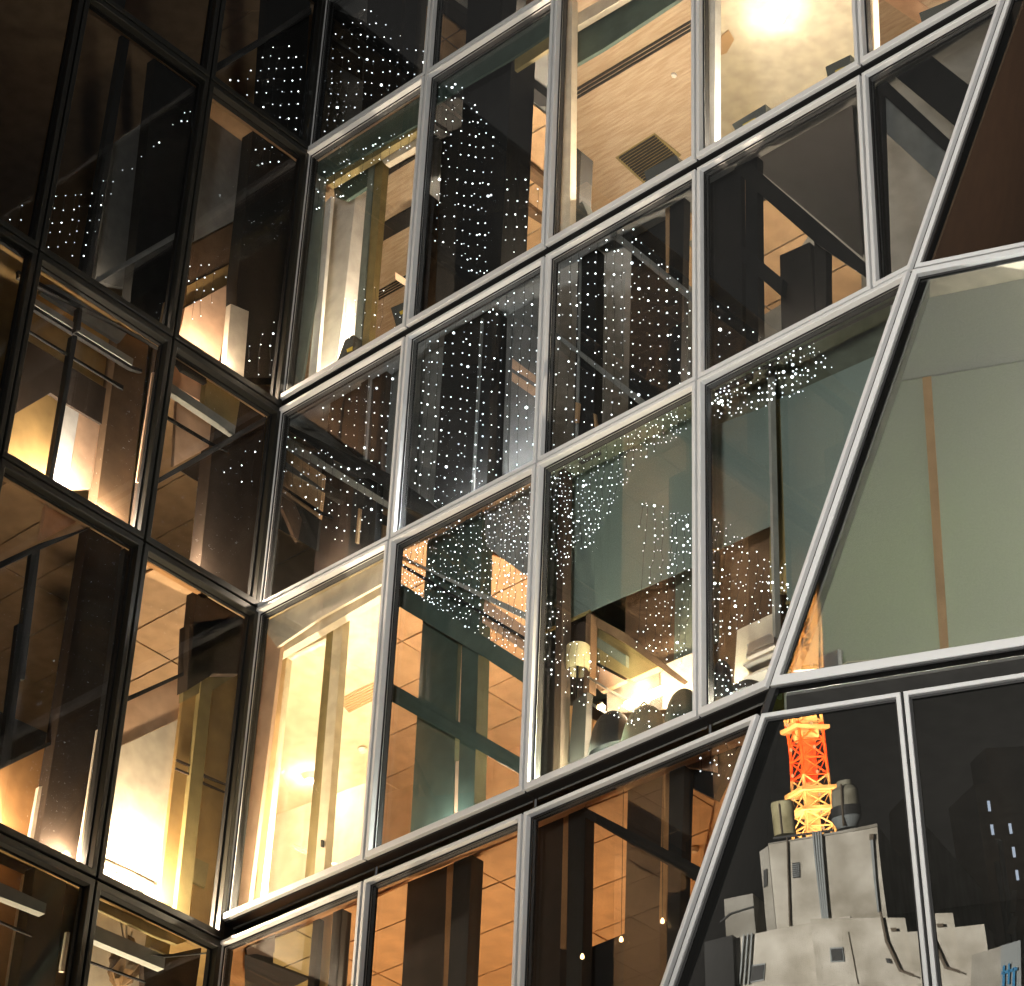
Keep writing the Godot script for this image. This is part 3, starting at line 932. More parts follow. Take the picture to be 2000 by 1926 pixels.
	fit(r, [
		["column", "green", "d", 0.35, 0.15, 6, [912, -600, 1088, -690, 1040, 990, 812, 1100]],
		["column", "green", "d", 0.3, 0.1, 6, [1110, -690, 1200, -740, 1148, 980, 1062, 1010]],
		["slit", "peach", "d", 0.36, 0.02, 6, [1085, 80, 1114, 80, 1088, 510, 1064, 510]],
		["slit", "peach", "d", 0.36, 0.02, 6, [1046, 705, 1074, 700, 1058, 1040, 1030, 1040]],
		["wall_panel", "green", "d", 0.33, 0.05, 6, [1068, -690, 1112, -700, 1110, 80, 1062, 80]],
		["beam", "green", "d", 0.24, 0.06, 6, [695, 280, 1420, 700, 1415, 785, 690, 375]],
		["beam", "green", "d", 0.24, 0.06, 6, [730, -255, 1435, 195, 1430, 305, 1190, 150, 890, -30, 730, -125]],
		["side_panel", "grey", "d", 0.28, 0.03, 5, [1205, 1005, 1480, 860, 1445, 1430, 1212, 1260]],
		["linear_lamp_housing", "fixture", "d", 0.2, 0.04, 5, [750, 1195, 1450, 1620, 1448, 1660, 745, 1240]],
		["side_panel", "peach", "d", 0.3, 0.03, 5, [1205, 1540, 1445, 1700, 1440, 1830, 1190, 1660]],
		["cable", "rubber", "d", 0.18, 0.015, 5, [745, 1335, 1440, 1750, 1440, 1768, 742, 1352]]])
	add_fill_lamp(r, 0.4, 0.2, 0.05, 0.5, Color(0.95, 1.0, 0.95))
	add_fill_lamp(r, 0.7, 1.0, 0.1, 15.0, warm)

	# --- second tall row, bar behind blinds
	r = room("B", BAY * 2, BAY * 3, LV[4] + 0.1, LV[3], 3.4, M.blind2, "bar_room", M.midbrown)
	fit(r, [
		["bulkhead", "brown", "d", 0.6, 0.04, 8, [270, 1680, 415, 1595, 390, 2100, 240, 2150]],
		["bulkhead", "midbrown", "d", 0.75, 0.04, 8, [600, 1520, 860, 1405, 850, 1960, 590, 2080]],
		["bulkhead", "blind2", "d", 0.74, 0.04, 8, [862, 1405, 965, 1360, 965, 1900, 850, 1960]],
		["column", "brown", "d", 0.3, 0.08, 8, [245, 900, 272, 885, 262, 2200, 225, 2220]],
		["cove", "midbrown", "d", 0.5, 0.05, 17, [570, 90, 960, 300, 1540, 760, 1500, 790, 1290, 640, 950, 400, 600, 200, 560, 130]],
		["cove", "olive", "d", 0.55, 0.05, 17, [600, 190, 950, 400, 1290, 640, 1000, 770, 600, 560]],
		["cove_panel", "blind2", "d", 0.52, 0.03, 17, [605, 300, 955, 520, 955, 640, 600, 400]],
		["wall_panel", "midbrown", "d", 0.45, 0.06, 17, [550, 100, 600, 100, 580, 900, 520, 900]],
		["back_panel", "cream", "d", 0.7, 0.03, 17, [760, 860, 1290, 630, 1310, 1060, 765, 1100]],
		["back_panel", "cream", "d", 0.7, 0.03, 17, [1310, 640, 1700, 470, 1700, 950, 1320, 1060]],
		["ceiling_panel", "peach", "d", 0.62, 0.03, 17, [585, 590, 950, 780, 760, 870, 700, 900, 580, 800]],
		["side_panel", "orange", "d", 0.5, 0.03, 17, [552, 1150, 925, 1305, 950, 1400, 945, 1500, 520, 1690]],
		["side_panel", "black", "d", 0.4, 0.05, 17, [110, 560, 330, 560, 330, 1800, 60, 1880]],
		["slit", "orange", "d", 0.38, 0.02, 17, [380, 1040, 412, 1040, 350, 1790, 312, 1790]],
		["wall_panel", "black", "d", 0.36, 0.05, 17, [415, 1000, 560, 900, 525, 1690, 355, 1780]],
		["shelf", "steel", "d", 0.42, 0.2, 17, [580, 990, 700, 1060, 700, 1090, 575, 1020]],
		["shelf", "steel", "d", 0.42, 0.2, 17, [580, 740, 760, 850, 760, 870, 575, 765]]])
	add_fill_lamp(r, 0.6, 0.45, 0.25, 1.7, Color(1.0, 0.90, 0.75))
	add_fill_lamp(r, 0.25, 0.2, 0.05, 2.6, Color(0.95, 1.0, 0.8))

	# --- second tall row, room at the crease
	r = room("B", BAY * 3, crease(LV[4] + 0.1) - XA - 0.05, LV[4] + 0.1, LV[3], 3.2, M.blind2, "room", M.midbrown, BAY * 3, crease(LV[3]) - XA - 0.05)
	fit(r, [
		["bulkhead", "midbrown", "d", 0.7, 0.04, 11, [285, 1275, 560, 1145, 640, 1500, 500, 1900, 280, 1990]],
		["slit", "olive", "d", 0.62, 0.03, 11, [540, 500, 602, 480, 640, 1500, 550, 1500]],
		["back_panel", "cream", "d", 0.6, 0.03, 14, [590, 890, 1010, 690, 1030, 1500, 550, 1500]],
		["shelf", "steel", "d", 0.45, 0.12, 14, [650, 1275, 1010, 1125, 1010, 1150, 650, 1300]],
		["shelf", "steel", "d", 0.45, 0.12, 14, [655, 1425, 980, 1290, 980, 1315, 655, 1450]],
		["column", "fixture", "d", 0.4, 0.05, 14, [1000, 680, 1030, 670, 1040, 1500, 1010, 1500]]])
	add_fill_lamp(r, 0.75, 0.3, 0.2, 2.4, Color(1.0, 0.91, 0.78))
	add_fill_lamp(r, 0.3, 0.16, 0.05, 3.0, Color(0.95, 1.0, 0.82))

	# --- lowest row
	r = room("B", 0.0, crease(LV[5]) - XA - 0.05, LV[5], LV[4], 3.4, M.orange, "lower_room", M.orange, 0.0, crease(LV[4]) - XA - 0.05)
	fit(r, [
		["soffit", "brown", "c", 0.04, 0.03, 6, [-40, 1580, 110, 1520, 95, 1780, -40, 1760]],
		["beam", "black", "c", 0.12, 0.1, 6, [-60, 1720, 280, 1850, 200, 1890, -60, 1890]],
		["column", "black", "d", 0.3, 0.08, 6, [308, 1460, 342, 1445, 312, 1960, 270, 1960]],
		["column", "ochre", "d", 0.34, 0.05, 6, [344, 1445, 412, 1415, 380, 1960, 315, 1960]],
		["column", "black", "d", 0.28, 0.08, 6, [414, 1410, 462, 1390, 430, 1960, 384, 1960]],
		["column", "brown", "d", 0.34, 0.1, 6, [806, 1240, 1015, 1150, 985, 1960, 768, 1960]],
		["column", "black", "d", 0.3, 0.1, 6, [1046, 1140, 1142, 1090, 1102, 1960, 1010, 1960]],
		["wall_panel", "black", "d", 0.36, 0.1, 6, [1012, 1150, 1048, 1140, 1046, 1170, 1020, 1180]],
		["slit", "orange", "d", 0.33, 0.02, 6, [1012, 1150, 1050, 1140, 1020, 1960, 984, 1960]],
		["column", "brown", "d", 0.34, 0.1, 9, [90, 990, 272, 905, 252, 1960, 70, 1960]],
		["column", "black", "d", 0.3, 0.08, 9, [300, 890, 388, 850, 372, 1720, 290, 1960]],
		["slit", "orange", "d", 0.33, 0.02, 9, [274, 900, 304, 890, 282, 1690, 254, 1690]],
		["column", "brown", "d", 0.34, 0.1, 9, [612, 740, 792, 655, 772, 1960, 582, 1960]],
		["column", "black", "d", 0.28, 0.08, 9, [830, 650, 908, 610, 862, 1520, 808, 1960]],
		["slit", "orange", "d", 0.33, 0.02, 9, [794, 660, 832, 650, 812, 1540, 774, 1540]],
		["beam", "black", "d", 0.24, 0.06, 9, [380, 905, 990, 1260, 965, 1335, 380, 995]],
		["side_panel", "black", "d", 0.4, 0.05, 9, [900, 820, 1062, 900, 1200, 560, 1090, 560, 900, 660]],
		["side_panel", "peach", "d", 0.36, 0.03, 9, [912, 640, 1068, 590, 1066, 752, 914, 682]],
		["side_panel", "black", "d", 0.5, 0.05, 9, [366, 1702, 600, 1608, 600, 1960, 360, 1960]],
		["side_panel", "black", "d", 0.5, 0.05, 9, [860, 1480, 1010, 1420, 860, 1960, 790, 1960]]])
	tiles(r, "olive", 0.03, 6, [100, 1585, 312, 1500, 282, 1860, 92, 1770])
	tiles(r, "orange", 0.03, 6, [462, 1420, 546, 1390, 520, 1890, 430, 1890])
	tiles(r, "orange", 0.03, 6, [610, 1370, 808, 1275, 775, 1890, 570, 1890])
	tiles(r, "orange", 0.03, 6, [1142, 1130, 1395, 1020, 1365, 1890, 1104, 1890])
	tiles(r, "orange", 0.03, 9, [385, 880, 616, 790, 590, 1615, 370, 1700])
	tiles(r, "orange", 0.03, 9, [900, 820, 1065, 910, 960, 1440, 865, 1500])
	for q in [[6, 1310, 1670], [6, 680, 1560], [9, 470, 1290], [9, 960, 1160]]:
		fitting(r, "sprinkler_rose", q[0], q[1], q[2], 0.03, "tan")
	add_fill_lamp(r, 0.16, 0.9, 0.06, 3.2, Color(1.0, 0.86, 0.68))
	add_fill_lamp(r, 0.45, 1.0, 0.06, 2.6, Color(1.0, 0.85, 0.67))
	add_fill_lamp(r, 0.78, 1.0, 0.06, 2.6, Color(1.0, 0.85, 0.67))

func rooms_a() -> void:
	var r: Dictionary
	var warm := Color(1.0, 0.87, 0.72)
	var z0 := 0.0
	var z1 := 1.02
	var z2 := 2.2
	var z3 := 3.38
	r = room("A", z0, z3, LV[1], LV[0], 3.0, M.tan, "upper_void", M.midbrown)
	fit(r, [
		["column", "black", "d", 0.3, 0.08, 1, [1400, -60, 1640, -60, 1590, 780, 1370, 620]],
		["beam", "black", "d", 0.25, 0.04, 1, [1130, 340, 1640, 40, 1640, 75, 1135, 380]],
		["column", "black", "d", 0.3, 0.08, 1, [560, -60, 680, -60, 640, 120, 540, 40]]])
	tiles(r, "tan", 0.03, 1, [1150, 60, 1400, 60, 1400, 190, 1150, 330])
	add_fill_lamp(r, 0.1, 0.4, 0.1, 0.06, warm)
	# first tall row of wing A
	r = room("A", z0, z1, LV[2] + 0.06, LV[1], 3.2, M.tan, "room", M.midbrown)
	fit(r, [
		["side_panel", "darkgrey", "d", 0.5, 0.04, 1, [1100, 460, 1335, 640, 1292, 1130, 1020, 1270]],
		["column", "black", "d", 0.35, 0.12, 1, [1338, 640, 1600, 800, 1500, 1990, 1240, 1990, 1250, 1470]],
		["side_panel", "midbrown", "d", 0.55, 0.03, 1, [1010, 1290, 1285, 1145, 1262, 1360, 985, 1500]],
		["side_panel", "ochre", "d", 0.54, 0.03, 1, [985, 1505, 1262, 1365, 1250, 1470, 975, 1610]],
		["side_panel", "peach", "d", 0.5, 0.03, 1, [975, 1620, 1250, 1470, 1130, 2000, 920, 1880]],
		["wall_panel", "cream", "d", 0.3, 0.05, 1, [1215, 1600, 1310, 1640, 1275, 2060, 1180, 1990]]])  # cream panel paints the lit lower part of a post
	add_fill_lamp(r, 0.55, 0.25, 0.05, 2.0, Color(1.0, 0.86, 0.72))
	r = room("A", z1, z3, LV[2] + 0.06, LV[1], 3.2, M.tan, "room", M.midbrown)
	fit(r, [
		["column", "black", "d", 0.3, 0.1, 1, [780, 560, 1060, 440, 880, 1780, 680, 1640]],
		["column", "black", "d", 0.3, 0.06, 1, [560, 720, 600, 700, 480, 1480, 430, 1450]],
		["side_panel", "darkgrey", "d", 0.5, 0.04, 1, [590, 760, 790, 620, 690, 1520, 500, 1480]],
		["slit", "tan", "d", 0.28, 0.02, 1, [868, 1590, 878, 1590, 855, 1730, 842, 1725]],
		["beam", "darkgrey", "d", 0.2, 0.04, 1, [480, 1480, 1000, 1180, 1000, 1210, 500, 1500]]])
	add_fill_lamp(r, 0.24, 0.4, 0.1, 0.12, warm)
	# clerestory of wing A, bay beside the corner
	r = room("A", z0, z1, LV[3], LV[2], 3.0, M.tan)
	fit(r, [
		["side_panel", "peach", "d", 0.34, 0.03, 2, [905, 300, 1168, 462, 1160, 560, 900, 400]],
		["side_panel", "peach", "d", 0.36, 0.03, 2, [940, 470, 1130, 580, 1100, 735, 915, 838, 930, 520]],
		["wall_panel", "olive", "d", 0.28, 0.05, 2, [1092, 335, 1270, 440, 1240, 640, 1070, 540]],
		["soffit", "black", "d", 0.2, 0.04, 2, [930, 220, 985, 240, 1092, 320, 1090, 400, 965, 330]],
		["linear_lamp_housing", "fixture", "d", 0.18, 0.05, 2, [895, 395, 1240, 625, 1236, 672, 890, 440]],
		["cable", "rubber", "d", 0.16, 0.015, 2, [876, 568, 1110, 708, 1200, 760, 1110, 722, 874, 582]],
		["transom", "black", "d", 0.16, 0.04, 2, [825, 905, 1130, 728, 1400, 560, 1410, 590, 1130, 762, 830, 930]],
		["soffit", "brown", "c", 0.06, 0.04, 2, [945, 860, 1130, 770, 1110, 960]],
		["column", "brown", "d", 0.32, 0.12, 2, [1106, 770, 1400, 590, 1300, 1560, 1050, 1410]]])
	tiles(r, "tan", 0.03, 2, [830, 925, 945, 865, 1108, 960, 1055, 1400, 780, 1250])
	add_fill_lamp(r, 0.6, 0.25, 0.05, 3.0, Color(1.0, 0.87, 0.72))
	# clerestory of wing A, second bay
	r = room("A", z1, z3, LV[3], LV[2], 3.0, M.ochre)
	fit(r, [
		["side_panel", "ochre", "d", 0.4, 0.03, 15, [320, 25, 1165, 545, 1090, 1025, 235, 495]],
		["soffit", "darkgrey", "d", 0.2, 0.03, 15, [390, -20, 520, -20, 1250, 430, 1160, 540, 400, 60]],
		["soffit", "black", "d", 0.15, 0.03, 15, [180, -160, 1650, 600, 1640, 640, 1350, 470, 180, -90]],
		["linear_lamp_housing", "fixture", "d", 0.18, 0.06, 15, [310, 95, 1295, 700, 1285, 762, 295, 150]],
		["transom", "black", "d", 0.19, 0.03, 15, [290, 160, 1285, 770, 1380, 800, 1380, 830, 1280, 800, 285, 190]],
		["cable", "rubber", "d", 0.16, 0.015, 15, [245, 395, 1070, 890, 1200, 960, 1195, 1000, 1050, 905, 243, 415]],
		["side_panel", "brown", "d", 0.36, 0.03, 15, [230, 500, 1095, 1030, 1035, 1360, 640, 1130, 490, 1030, 95, 1260, 130, 800]],
		["side_panel", "ochre", "d", 0.42, 0.03, 15, [90, 1262, 490, 1032, 598, 1092, 475, 1960, 15, 1660]],
		["mullion", "black", "d", 0.14, 0.05, 15, [765, 200, 800, 210, 780, 420, 740, 430]],
		["mullion", "black", "d", 0.14, 0.05, 15, [705, 470, 752, 480, 500, 1960, 462, 1950]],
		["wall_panel", "white", "d", 0.38, 0.03, 15, [640, 1130, 768, 1205, 650, 1960, 480, 1960]],
		["wall_panel", "peach", "d", 0.38, 0.03, 15, [773, 1207, 962, 1315, 870, 1960, 655, 1960]],
		["wall_panel", "peach", "d", 0.38, 0.03, 15, [968, 1318, 1036, 1358, 960, 1960, 876, 1960]],
		["column", "midbrown", "d", 0.3, 0.1, 15, [1130, 560, 1420, 700, 1290, 1990, 960, 1990]],
		["column", "brown", "d", 0.26, 0.06, 15, [1480, 900, 1640, 600, 1520, 1990, 1345, 1990]],
		["slit", "peach", "d", 0.25, 0.015, 15, [1480, 830, 1500, 830, 1350, 1900, 1325, 1890]],
		["sill", "olive", "d", 0.12, 0.04, 15, [0, 1640, 500, 1880, 480, 1960, 0, 1720]]])
	add_fill_lamp(r, 0.1, 0.24, 0.06, 2.4, Color(1.0, 0.86, 0.70))
	add_fill_lamp(r, 0.26, 0.24, 0.35, 3.2, Color(1.0, 0.91, 0.81))
	# second tall row of wing A, beside the corner
	r = room("A", z0, z1, LV[4] + 0.06, LV[3], 3.2, M.tan)
	fit(r, [
		["lintel", "orange", "d", 0.14, 0.04, 2, [768, 1285, 1105, 1475, 1060, 1500, 768, 1335]],
		["bulkhead", "brown", "d", 0.3, 0.1, 2, [1035, 1490, 1310, 1600, 1262, 1930, 995, 1930]],
		["bulkhead", "brown", "d", 0.3, 0.1, 3, [998, -20, 1275, -120, 1255, 160, 985, 330]],
		["lintel", "black", "d", 0.34, 0.03, 3, [655, 370, 985, 225, 982, 245, 650, 398]],
		["back_panel", "peach", "d", 0.45, 0.03, 3, [655, 398, 980, 245, 945, 478, 640, 620]],
		["back_panel", "cream", "d", 0.44, 0.03, 3, [640, 622, 946, 480, 815, 1520, 510, 1420]],
		["rail", "midbrown", "d", 0.42, 0.01, 3, [550, 1222, 700, 1290, 815, 1350, 815, 1358, 700, 1298, 550, 1230]],
		["rail", "midbrown", "d", 0.42, 0.01, 3, [548, 1262, 690, 1326, 690, 1332, 548, 1268]],
		["back_panel", "ochre", "d", 0.4, 0.03, 3, [970, 320, 1075, 270, 935, 1600, 825, 1540]],
		["mullion", "olive", "d", 0.36, 0.05, 3, [1060, 280, 1125, 250, 985, 1620, 915, 1590]],
		["back_panel", "ochre", "d", 0.4, 0.03, 3, [1120, 330, 1255, 230, 1090, 1660, 990, 1620]],
		["lintel", "olive", "d", 0.37, 0.04, 3, [965, 310, 1260, 165, 1258, 240, 1120, 330, 1060, 340, 962, 390]],
		["rail", "brown", "d", 0.38, 0.01, 3, [930, 690, 1015, 725, 1085, 775, 1190, 820, 1190, 830, 1080, 788, 1012, 738, 930, 702]],
		["rail", "brown", "d", 0.38, 0.01, 3, [925, 735, 1010, 770, 1080, 815, 1185, 862, 1185, 870, 1078, 826, 1008, 782, 925, 746]],
		["notice_board", "olive", "d", 0.38, 0.02, 3, [1030, 1210, 1100, 1245, 1080, 1370, 1015, 1340]]])
	tiles(r, "tan", 0.03, 2, [768, 1345, 1038, 1490, 1000, 1960, 690, 1960])
	tiles(r, "tan", 0.03, 3, [690, 200, 995, 80, 984, 222, 662, 370])
	add_fill_lamp(r, 0.5, 1.2, 0.2, 7.0, warm)
	add_fill_lamp(r, 0.6, 0.3, 0.05, 11.0, Color(1.0, 0.86, 0.68))
	# second tall row of wing A, second bay
	r = room("A", z1, z3, LV[4] + 0.06, LV[3], 3.2, M.tan)
	tiles(r, "tan", 0.03, 2, [0, 900, 225, 1030, 190, 1240, 0, 1330])
	tiles(r, "tan", 0.03, 2, [205, 1275, 470, 1165, 362, 1990, 100, 1990])
	tiles(r, "tan", 0.03, 2, [0, 1380, 170, 1310, 90, 1990, 0, 1990])
	fit(r, [
		["wall_panel", "peach", "d", 0.4, 0.03, 2, [240, 1045, 405, 1130, 212, 1232]],
		["transom", "black", "d", 0.16, 0.04, 2, [-10, 1345, 205, 1245, 480, 1120, 480, 1150, 210, 1275, -10, 1380]],
		["mullion", "black", "d", 0.16, 0.04, 2, [170, 1270, 212, 1270, 130, 1960, 80, 1960]],
		["mullion", "black", "d", 0.16, 0.04, 3, [95, -20, 145, -20, 50, 690, 0, 740]],
		["column", "brown", "d", 0.3, 0.1, 2, [472, 1165, 640, 1260, 570, 1960, 355, 1960]],
		["column", "brown", "d", 0.3, 0.1, 3, [390, -30, 580, -30, 400, 1300, 195, 1200]],
		["slit", "ochre", "d", 0.26, 0.02, 3, [605, -10, 622, -10, 555, 400, 545, 400]],
		["slit", "cream", "d", 0.26, 0.02, 3, [514, 536, 536, 536, 420, 1305, 400, 1300]],
		["column", "black", "d", 0.22, 0.05, 3, [540, 400, 640, 300, 480, 1390, 425, 1370]],
		["lintel", "black", "d", 0.34, 0.03, 3, [0, 725, 295, 585, 292, 605, 0, 745]],
		["back_panel", "orange", "d", 0.4, 0.03, 3, [0, 748, 292, 605, 200, 1210, 0, 1120]],
		["back_panel", "cream", "d", 0.36, 0.03, 3, [205, 838, 258, 826, 195, 1205, 145, 1180]]])
	add_fill_lamp(r, 0.06, 0.2, 0.05, 1.6, Color(1.0, 0.85, 0.67))
	add_fill_lamp(r, 0.32, 0.22, 0.05, 1.8, Color(1.0, 0.85, 0.67))
	# lowest row of wing A
	r = room("A", z0, z1, LV[5], LV[4], 3.0, M.ochre)
	fit(r, [
		["back_panel", "cream", "d", 0.45, 0.03, 16, [815, 775, 1315, 990, 1290, 1500, 730, 1500]],
		["soffit", "olive", "d", 0.2, 0.03, 16, [830, 690, 1640, 1030, 1540, 1090, 1340, 1010, 830, 770]],
		["wall_panel", "olive", "d", 0.34, 0.06, 16, [1345, 900, 1500, 960, 1470, 1180, 1310, 1110]],
		["linear_lamp_housing", "fixture", "d", 0.16, 0.06, 16, [790, 905, 1440, 1185, 1428, 1305, 780, 1035]],
		["transom", "black", "d", 0.14, 0.03, 16, [1330, 1180, 1860, 960, 1860, 1010, 1430, 1200]],
		["soffit", "brown", "d", 0.3, 0.05, 16, [1250, 1230, 1760, 1060, 1700, 1500, 1260, 1500]],
		["cable", "rubber", "d", 0.13, 0.015, 16, [755, 1220, 1270, 1410, 1270, 1425, 750, 1236]]])
	add_fill_lamp(r, 0.6, 0.3, 0.05, 9.0, Color(1.0, 0.88, 0.70))
	r = room("A", z1, z3, LV[5], LV[4], 3.0, M.ochre)
	fit(r, [
		["wall_panel", "orange", "d", 0.42, 0.03, 16, [-20, 380, 205, 480, 60, 1500, -20, 1500]],
		["wall_panel", "cream", "d", 0.4, 0.03, 16, [205, 480, 292, 520, 145, 1500, 50, 1500]],
		["column", "black", "d", 0.3, 0.1, 16, [295, 520, 560, 640, 520, 1500, 150, 1500]],
		["slit", "cream", "d", 0.28, 0.02, 16, [580, 980, 612, 985, 560, 1330, 525, 1320]],
		["linear_lamp_housing", "fixture", "d", 0.16, 0.06, 16, [-20, 540, 405, 735, 392, 825, -20, 665]],
		["cable", "rubber", "d", 0.13, 0.015, 16, [-20, 870, 150, 945, 290, 1000, 280, 1020, 140, 965, -20, 890]]])
	add_fill_lamp(r, 0.12, 0.24, 0.05, 5.5, Color(1.0, 0.87, 0.69))

func rooms_a_far() -> void:
	# the lit part of wing A towards the street, mostly seen as a reflection in wing B
	var rows := [[LV[1], LV[0], "tan", 1.5], [LV[2] + 0.06, LV[1], "tan", 9.0], [LV[3], LV[2], "tan", 8.0], [LV[4] + 0.06, LV[3], "tan", 12.0], [LV[5], LV[4], "ochre", 8.0]]
	for row in rows:
		var r := room("A", 3.38, 8.1, row[0], row[1], 3.2, M[row[2]], "street_side_room", M.midbrown)
		var lo := Vector2(XA - 2.4, ZB + 3.1)
		for i in 4:
			for j in 12:
				var a := lo + Vector2(i * 0.6, j * 0.42)
				put("ceiling_tile", box_mesh(Vector3(a.x + 0.006, r.y1 - 0.03, a.y + 0.006), Vector3(a.x + 0.594, r.y1 - 0.018, a.y + 0.414)), M[row[2]], r.node)
		for k in 4:
			put("column", box_mesh(Vector3(XA - 0.75, r.y0 + 0.003, ZB + 3.9 + k * 1.2), Vector3(XA - 0.5, r.y1 - 0.032, ZB + 4.2 + k * 1.2)), M.black, r.node)
		for q in [0.25, 0.7]:
			add_fill_lamp(r, q, 1.0, 0.15, row[3], Color(1.0, 0.87, 0.72))

func rooms_c() -> void:
	var C: Dictionary = fac.C
	var r: Dictionary
	var b := func(y: float) -> float: return (y - 10.0) / C.v.y
	var a_of := func(y: float) -> float: return (Vector3(crease(y), y, ZB) - C.o).dot(C.u)
	r = room("C", a_of.call(LV[3]) + 0.06, 5.1, b.call(LV[3]), b.call(LV[2]), 2.6, M.midbrown, "room", M.midbrown, a_of.call(LV[2]) + 0.06, 5.1)
	add_fill_lamp(r, 0.5, 0.6, 0.1, 1.3, Color(1.0, 0.83, 0.72))
	r = room("C", a_of.call(LV[4] + 0.1) + 0.06, 5.1, b.call(LV[4] + 0.1), b.call(LV[3]), 2.8, M.cream, "blind_room", M.pale_blind, a_of.call(LV[3]) + 0.06, 5.1)
	fit(r, [
		["bulkhead", "pale_blind", "d", 0.24, 0.03, 11, [1180, -90, 2000, -260, 2000, 258, 1190, 392, 1150, 420]],
		["wall_strip", "tan", "d", 0.252, 0.006, 11, [1350, 346, 1396, 339, 1496, 1880, 1450, 1880]]])
	add_fill_lamp(r, 0.6, 1.1, 0.7, 26.0, Color(0.97, 1.0, 0.98))
	add_fill_lamp(r, 0.2, 1.1, 0.7, 26.0, Color(0.97, 1.0, 0.98))
	r = room("C", a_of.call(LV[5] - 1.0) + 0.06, 4.2, b.call(LV[5] - 1.0), b.call(LV[4]), 2.4, M.darkgrey, "dark_room", M.darkgrey, a_of.call(LV[4]) + 0.06, 4.2)
	add_fill_lamp(r, 0.5, 0.6, 0.1, 7.0, Color(1.0, 0.94, 0.9))  # added lamp whose glow stands in for mirrored sky haze

# ------------------------------------------------------------------ things in the rooms
func at_depth(fname: String, depth: float, tile: int, x: float, y: float) -> Vector3:
	var f: Dictionary = fac[fname]
	return on_plane(sight(tile, x, y), f.n, f.o - f.n * depth)

func blind(fname: String, depth: float, tile: int, flat: Array, m: String, label: String) -> void:
	var f: Dictionary = fac[fname]
	var pts := []
	var c := Vector3.ZERO
	for d in pairs(tile, flat):
		pts.append(on_plane(d, f.n, f.o - f.n * depth))
		c += pts[-1] / (flat.size() / 2.0)
	var o := thing("roller_blind", label, "blind", c, "roller blinds behind the glass")
	var loc := []
	for p in pts:
		loc.append(p - c)
	put("fabric", board(loc, -f.n * 0.004), M[m], o)
	# hem bar along the last edge of the outline
	var v := PackedVector3Array()
	add_bar(v, loc[-1] + f.n * 0.003, loc[-2] + f.n * 0.003, 0.012, 6)
	put("hem_bar", mesh_of(v), M.olive, o)

func device(fname: String, depth: float, tile: int, flat: Array, mark: Array, label: String) -> void:
	var f: Dictionary = fac[fname]
	var c := at_depth(fname, depth, tile, flat[0], flat[1])
	var o := thing("control_box", label, "control box", c, "grey control boxes on the window sills")
	var pts := []
	for d in pairs(tile, flat):
		pts.append(on_plane(d, f.n, f.o - f.n * depth) - c)
	put("casing", board(pts, -f.n * 0.09), M.device, o)
	if mark.size():
		pts = []
		for d in pairs(tile, mark):
			pts.append(on_plane(d, f.n, f.o - f.n * (depth - 0.006)) - c)
		put("sticker", board(pts, -f.n * 0.004), M.yellowmark, o)

func ceiling_lamp(at: Vector3, r: float, e: float, c: Color, g: float, label: String) -> void:
	var o := thing("ceiling_lamp", label, "lamp", at)
	put("trim_ring", lathe([Vector2(r * 1.25, 0.0), Vector2(r * 1.25, -0.012), Vector2(r, -0.016), Vector2(r, -0.002)], 20), M.white, o)
	put("lamp_disc", lathe([Vector2(0.0005, -0.012), Vector2(r * 0.98, -0.01), Vector2(r * 0.98, -0.004), Vector2(0.0005, -0.003)], 20), glow(c, g), o)
	var l := OmniLight3D.new()
	l.name = "lamp_light"
	l.position = Vector3(0, -0.06, 0)
	l.light_color = c
	l.light_energy = e
	l.light_size = 0.03
	l.omni_range = 6
	l.omni_attenuation = 2
	l.shadow_enabled = true
	o.add_child(l)

func bag(at: Vector3, size: Vector3, m: Material, label: String, loop: bool) -> void:
	var o := thing("rounded_bag", label, "bag", at)
	var v := PackedVector3Array()
	var nn := PackedVector3Array()
	var K := 14
	var P := func(i: int, j: int) -> Vector3:
		var th := PI * 0.5 * j / (K / 2.0)
		var ph := TAU * i / K
		var rr := pow(cos(th), 0.7)
		var lump := 1.0 + 0.05 * sin(ph * 3.0 + th * 4.0)
		return Vector3(cos(ph) * rr * size.x * lump, pow(sin(th), 0.8) * size.y, sin(ph) * rr * size.z * lump)
	for i in K:
		for j in K / 2:
			quad(v, P.call(i, j), P.call(i + 1, j), P.call(i + 1, j + 1), P.call(i, j + 1))
	for i in range(0, v.size(), 1):
		nn.append((v[i] / size).normalized())
	put("body", mesh_of(v, nn), m, o)
	if loop:
		v = PackedVector3Array()
		var pr := Vector3(-size.x * 0.18, size.y * 0.97, 0)
		for i in range(1, 9):
			var w := PI - PI * i / 8.0
			var q := Vector3(cos(w) * size.x * 0.18, size.y * 0.97 + sin(w) * size.y * 0.16, 0)
			add_bar(v, pr, q, 0.006, 5)
			pr = q
		put("handle", mesh_of(v), m, o)

